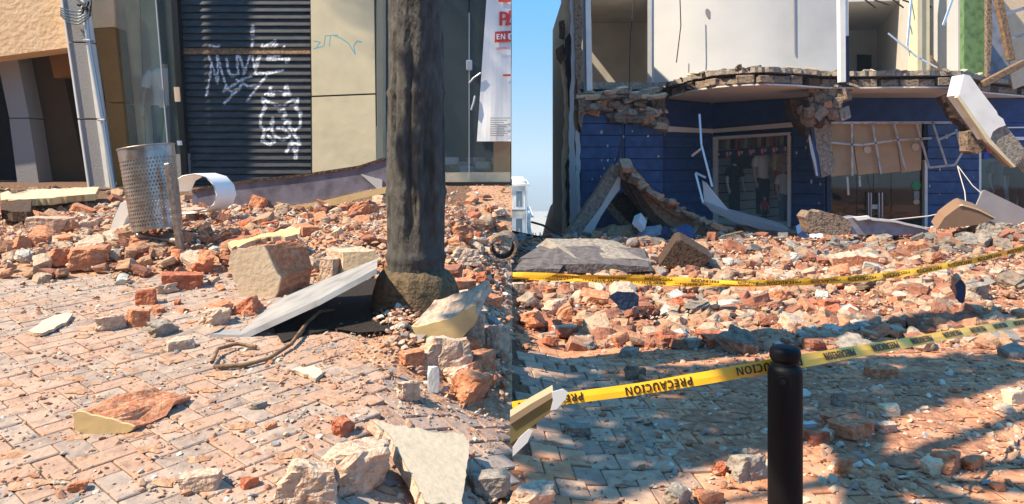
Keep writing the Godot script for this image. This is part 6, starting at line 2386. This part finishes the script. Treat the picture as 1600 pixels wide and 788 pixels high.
	o = thing("hanging_concrete", "dark torn concrete strip hanging left of the snapped column", "concrete strip", P(1530, 240, 15.0))
	rough_prism("torn_strip", o, [1476, 152, 1492, 144, 1503, 150, 1512, 170, 1522, 184, 1530, 204, 1538, 218, 1542, 232, 1532, 240, 1518, 240, 1512, 226, 1518, 208, 1508, 196, 1494, 184, 1484, 166], 15.0, 0.3, M.raw_dark, 1.5, 6)
	rough_prism("pale_lump", o, [1512, 206, 1528, 202, 1536, 216, 1542, 230, 1528, 241, 1514, 236], 14.9, 0.3, M.raw, 1.2, 6)
	# fallen column before the entrance
	o = thing("fallen_column", "fallen grey column with rough broken end lying before the entrance", "column", P(1340, 365, 13.2))
	rough_prism("rough_end", o, [1258, 340, 1266, 331, 1290, 330, 1322, 340, 1332, 352, 1330, 366, 1300, 368, 1268, 364], 13.2, 0.4, M.raw, 1.3, 6)
	rough_prism("grey_shaft", o, [1324, 342, 1340, 339, 1400, 345, 1450, 357, 1452, 364, 1400, 368, 1332, 366], 13.25, 0.35, M.slate, 0.4, 14)
	rough_prism("pale_corner", o, [1334, 340, 1358, 338, 1362, 342, 1340, 345], 13.15, 0.1, M.white_trim, 0.4)
	rough_prism("upper_edge", o, [1360, 341, 1400, 344.5, 1450, 356, 1449, 359, 1400, 348, 1360, 344], 13.18, 0.1, M.white, 0.3)
	# boards on the heap at the right
	o = thing("brown_board", "brown ceiling board with bent top lying on the heap right of the entrance", "board", P(1510, 358, 13.0))
	rough_prism("board", o, [1465, 358, 1476, 340, 1500, 322, 1506, 320, 1530, 328, 1556, 341, 1540, 350, 1500, 355], 13.0, 0.03, M.board, 0.4, 14, Vector3(0.05, 0.1, -0.25))
	rough_prism("torn_edge", o, [1500, 322, 1506, 319.5, 1530, 327, 1556, 340.5, 1556, 342, 1530, 329, 1506, 322], 12.98, 0.035, M.plaster, 0.2, 12)
	o = thing("grey_board", "grey board standing on edge behind the brown board at the right", "board", P(1560, 345, 13.4))
	rough_prism("board", o, [1522, 330, 1536, 298, 1540, 297, 1600, 326, 1625, 340, 1625, 352, 1560, 350, 1526, 338], 13.4, 0.03, M.grey_panel, 0.3, 20)
	# single blocks in the rubble field
	for s in [
		[[1300, 405, 1345, 400, 1374, 402, 1372, 420, 1340, 424, 1304, 420], 10.2, "brick", "mortar", "long orange brick slab with mortar top in the middle of the rubble"],
		[[1420, 384, 1450, 380, 1455, 390, 1452, 401, 1428, 404, 1421, 398], 11.4, "brick", "brick", "orange brick block below the brown boards"],
		[[953, 462, 966, 457, 990, 458, 999, 464, 998, 478, 978, 486, 966, 482], 6.7, "navy_paint", "mortar", "navy painted fragment lying in the sunlit rubble on the left"],
		[[1492, 446, 1502, 437, 1510, 446, 1509, 472, 1503, 476, 1495, 466], 7.0, "navy_paint", "brick", "blue painted block at the right of the rubble field"]]:
		wall_piece("wall_fragment", s[0], s[1], 0.28, M[s[2]], M[s[3]], s[4], "wall fragment", Vector3(0.12 if s[0][0] > 1400 else 0.02, 0.04, 0), 10, 0.1)
	for h in [
		[1025, 519, 1070, 545, 4, "brick_red", "dark red slab left of the grey stone in the rubble edge", 0.2],
		[1068, 527, 1098, 547, 2, "concrete", "grey stone in the middle of the rubble edge", 0.4],
		[1098, 524, 1190, 546, 8, "brick_red", "long red masonry piece at the rubble edge", 0.1],
		[964, 544, 1000, 560, 6, "concrete", "flat grey stone on the dark setts", 0.9],
		[976, 570, 1008, 596, 3, "raw", "rounded brown stone just above the near tape", 0.4],
		[850, 522, 872, 541, 0, "brick", "orange brick end in the sunlit strip", 0.3],
		[862, 507, 902, 526, 2, "mortar", "pale orange block in the sunlit strip", 0.2],
		[801, 440, 820, 458, 2, "mortar", "white topped block at the left end of the far tape", 0.2],
		[858, 436, 884, 458, 1, "mortar", "round pale orange lump below the far tape", 0.6],
		[880, 662, 926, 684, 5, "concrete", "grey stone alone on the dark setts below the near tape", 0.3],
		[1141, 709, 1197, 756, 3, "concrete", "grey and red block left of the bollard", 0.5],
		[1116, 722, 1142, 743, 9, "brick_red", "small red lump beside the grey and red block", 0.6],
		[1038, 757, 1084, 800, 7, "concrete", "dark grey triangular block at the bottom left of the bollard", 0.8],
		[1090, 768, 1130, 790, 12, "brick", "orange lump right of the dark triangular block", 0.4],
		[800, 758, 868, 800, 9, "mortar", "pale ochre lump in the corner beside the kerb", 0.3],
		[1290, 640, 1345, 672, 11, "brick", "rough orange block behind the bigger one right of the bollard", 0.3],
		[1308, 655, 1372, 691, 2, "brick", "biggest orange brick block right of the bollard", 0.5],
		[1370, 658, 1406, 680, 5, "mortar", "pale flat stone right of the biggest orange block", 0.2],
		[1376, 630, 1410, 654, 1, "plaster", "white stone with grey band on the shadow edge", 0.3],
		[1282, 670, 1311, 690, 7, "mortar", "small pale orange block in front of the biggest one", 0.8],
		[1356, 572, 1402, 594, 0, "brick", "long orange brick under the near tape", 0.1],
		[1305, 714, 1334, 746, 9, "brick", "upright orange lump right of the bollard", 0.4],
		[1444, 712, 1476, 746, 13, "plaster", "pale rounded stone in the sunlit corner", 0.3],
		[1456, 704, 1510, 742, 3, "brick", "orange wedge beside the pale rounded stone", 0.9],
		[1508, 712, 1542, 738, 11, "brick", "ragged orange lump right of the orange wedge", 0.5],
		[1570, 608, 1600, 634, 4, "plaster", "pale stone at the right edge", 0.4],
		[1556, 634, 1596, 654, 1, "mortar", "pale orange lump below the stone at the right edge", 0.7],
		[1254, 660, 1277, 672, 6, "white", "small white plastic shard touching the bollard", 0.1],
		[1300, 610, 1326, 640, 5, "concrete", "grey stone behind the bollard", 0.3],
		[1262, 672, 1296, 696, 12, "brick_red", "red lump just right of the bollard", 0.3],
		[1330, 500, 1356, 516, 2, "mortar", "white topped brick above the near tape", 0.4],
		[1280, 466, 1312, 488, 0, "brick_red", "dark red brick block in the middle of the rubble field", 0.4]]:
		hero(h[0], h[1], h[2], h[3], h[4], M[h[5]], "rubble_block", h[6], "rubble block", h[7])
	# wires
	wire([1496, 258, 1508, 300, 1510, 323], 15.5, 14.5, 0.010, M.cable_pale, "pale wire hanging down to the brown board")
	wire([1496, 258, 1520, 290, 1560, 325, 1590, 345], 15.5, 14.6, 0.010, M.cable_pale, "pale wire slanting down across the grey board")
	wire([1350, 348, 1400, 343, 1450, 338, 1490, 330], 14.5, 14.2, 0.012, M.cable_pale, "pale wire stretched low across the entrance")
	wire([972, 220, 966, 245, 958, 262], 15.4, 15.4, 0.018, M.cable, "dark cable hanging over the top of the leaning beam")
	wire([973, 190, 972, 230, 974, 256], 16.0, 15.5, 0.014, M.cable, "cable hanging from the broken masonry above the leaning beam")
	wire([1010, 285, 1050, 312, 1090, 335, 1110, 343], 15.3, 15.0, 0.012, M.cable, "thin cable running along the top of the fallen arch")
	wire([830, 347, 848, 352, 880, 370, 912, 388], 14.6, 14.4, 0.022, M.raw_dark, "rusty rod sticking out left of the leaning beam")
	wire([1264, 215, 1268, 240, 1274, 262], 15.4, 15.4, 0.014, M.cable_pale, "white cable end hanging beside the broken pillar")

func bollard() -> void:
	var d := 2.95
	var x := (1227.0 - CX) / F * d
	var foot := Vector3(x, 0, -d)
	var o := thing("bollard", "black round iron bollard with knob top in the foreground", "bollard", foot)
	var lathe := func(prof: Array) -> MB:
		var mb := MB.new()
		var rings := []
		for q in prof:
			var ring := PackedVector3Array()
			for k in 36: ring.append(foot + Vector3(cos(TAU * k / 36) * q[0], q[1], sin(TAU * k / 36) * q[0]))
			rings.append(ring)
		mb.loft(rings)
		return mb
	var top := P(1227, 540, d).y
	part("post", lathe.call([[0.064, 0.0], [0.0645, top - 0.105], [0.062, top - 0.088], [0.056, top - 0.080], [0.050, top - 0.075]]), M.rubber, o)
	part("neck", lathe.call([[0.049, top - 0.078], [0.046, top - 0.066], [0.048, top - 0.058]]), M.rubber, o)
	part("knob", lathe.call([[0.040, top - 0.060], [0.053, top - 0.054], [0.058, top - 0.042], [0.058, top - 0.022], [0.053, top - 0.010], [0.040, top - 0.003], [0.020, top], [0.004, top + 0.0005]]), M.rubber, o)
	part("base_collar", lathe.call([[0.082, 0.0], [0.082, 0.02], [0.07, 0.035], [0.064, 0.04]]), M.rubber, o)
	var eye := MB.new()
	var c := P(1222, 596, d - 0.0645)
	var ring := []
	for k in 17: ring.append(c + Vector3(cos(TAU * k / 16) * 0.016, sin(TAU * k / 16) * 0.016, -0.001))
	eye.tube(ring, 0.004, 6, false)
	part("chain_eye", eye, M.rubber, o)
	var hole := MB.new()
	for k in 16:
		hole.tri(c + Vector3(0, 0, 0.0015), ring[k] + Vector3(0, 0, 0.0015), ring[k + 1] + Vector3(0, 0, 0.0015), Vector3.BACK)
	part("eye_hole", hole, M.void_black, o)

# plastic tape through points [px, py, distance, width in metres, lean]
func tape(called: String, label: String, list: Array, per: float, sag_noise: float, text_h: float, letter_from: float, flat := 0.0) -> void:
	var pts := []
	var wid := []
	var lean := []
	for i in list.size() - 1:
		var n := 10
		for k in n:
			var t := k / float(n)
			var a: Array = list[i]
			var c: Array = list[i + 1]
			pts.append(P(a[0], a[1], a[2]).lerp(P(c[0], c[1], c[2]), t))
			wid.append(lerp(a[3], c[3], t))
			lean.append(lerp(a[4], c[4], t))
	var e: Array = list[list.size() - 1]
	pts.append(P(e[0], e[1], e[2])); wid.append(e[3]); lean.append(e[4])
	var o := thing(called, label, "barrier tape", pts[pts.size() / 2])
	var mb := MB.new()
	var prev := []
	for i in pts.size():
		var t: Vector3 = (pts[min(i + 1, pts.size() - 1)] - pts[max(i - 1, 0)]).normalized()
		var up := t.cross(Vector3.UP).normalized().cross(t).normalized()
		var side := t.cross(up)
		if side.z < 0.0: side = -side
		var u := up.rotated(t, lean[i] + sag_noise * sin(i * 0.9))
		var w: float = wid[i] * 0.5
		var row := [pts[i] - u * w, pts[i] + side * 0.003, pts[i] + u * w]
		if i > 0:
			for j in 2:
				mb.quad(prev[j], prev[j + 1], row[j + 1], row[j], side)
		prev = row
	part("strip", mb, M.tape, o)
	# the printed warning, upside down as the tape hangs
	var walk := letter_from
	var total := 0.0
	for i in pts.size() - 1: total += pts[i].distance_to(pts[i + 1])
	while walk < total:
		var left := walk
		var k := 0
		while k < pts.size() - 2 and left > pts[k].distance_to(pts[k + 1]):
			left -= pts[k].distance_to(pts[k + 1])
			k += 1
		var t: Vector3 = (pts[k + 1] - pts[k]).normalized()
		var at: Vector3 = pts[k] + t * left
		var up := t.cross(Vector3.UP).normalized().cross(t).normalized()
		var u := up.rotated(t, lean[k] + sag_noise * sin(k * 0.9))
		var side := t.cross(u)
		if side.z < 0.0: side = -side
		var tm := TextMesh.new()
		tm.text = "PRECAUCION"
		var f := SystemFont.new()
		f.font_names = PackedStringArray(["Droid Sans"])
		f.font_weight = 700
		tm.font = f
		tm.font_size = 64
		tm.pixel_size = text_h / 46.0
		tm.depth = 0.0015
		tm.horizontal_alignment = HORIZONTAL_ALIGNMENT_CENTER
		tm.vertical_alignment = VERTICAL_ALIGNMENT_CENTER
		var m := MeshInstance3D.new()
		m.name = "lettering"
		m.mesh = tm
		m.material_override = M.ink
		m.basis = Basis(-t, -u, side).orthonormalized() * Basis.from_scale(Vector3(per / 0.31, 1.0, 1.0) if per > 0.0 else Vector3.ONE)
		m.position = at + side * 0.0055 - o.position
		o.add_child(m, true)
		walk += 0.44
	return

func tapes() -> void:
	tape("barrier_tape", "near yellow warning tape with black lettering tied past the bollard", [[801, 637, 3.15, 0.046, -0.2], [885, 623, 3.12, 0.046, -0.2], [1000, 608, 3.08, 0.047, -0.22], [1107, 590, 3.04, 0.049, -0.25], [1200, 573, 3.03, 0.052, -0.3], [1255, 564, 3.04, 0.052, -0.5], [1400, 539, 3.6, 0.05, -0.7], [1500, 520, 4.2, 0.05, -0.75], [1610, 502, 5.2, 0.055, -0.6]], 0.0, 0.04, 0.031, 0.16)
	tape("barrier_tape", "far yellow warning tape sagging low over the rubble before the ruin", [[801, 431, 7.3, 0.07, 0.3], [880, 434, 7.3, 0.07, -0.4], [1000, 440, 7.3, 0.066, -0.5], [1080, 443, 7.3, 0.066, -0.2], [1180, 443, 7.3, 0.066, 0.2], [1280, 440, 7.4, 0.066, 0.3], [1360, 434, 7.6, 0.066, -0.2], [1430, 425, 7.8, 0.066, -0.4], [1520, 408, 8.1, 0.066, 0.2], [1610, 386, 8.4, 0.066, 0.3]], 0.0, 0.25, 0.04, 0.4)
	tape("barrier_tape", "second strand of yellow tape twisted over the far one", [[801, 429, 7.25, 0.05, -0.8], [900, 433, 7.25, 0.06, 0.9], [1000, 435, 7.26, 0.065, 0.3], [1090, 439, 7.26, 0.05, -0.4], [1180, 444, 7.26, 0.03, -0.9]], 0.0, 0.2, 0.03, 0.5)
	# folded glossy end close to the camera on the left
	var d := 2.3
	var o := thing("tape_fold", "loose folded end of olive tape with painted highlight at its tip close to the camera at the kerb", "tape fold", P(830, 690, d))
	part("fold", pxprism([797, 652, 830, 631, 864, 612, 874, 612, 866, 640, 830, 668, 797, 694], d, 0.004), M.fold, o)
	var fb := MB.new()
	prism(fb, px_poly([797, 652, 830, 631, 864, 612, 868, 619, 834, 640, 797, 664]), d - 0.006, 0.002, Vector3(0, 0.01, -0.03))
	part("folded_edge", fb, M.panel, o)
	part("highlight_tip", pxprism([862, 613, 880, 608, 887, 613, 884, 624, 870, 640, 860, 642, 864, 626], d - 0.009, 0.003), M.white_metal, o)  # white piece standing in for the glossy highlight at the end
	part("white_flap", pxprism([801, 700, 812, 684, 826, 671, 832, 674, 824, 692, 801, 714], d - 0.012, 0.003), M.white_metal, o)
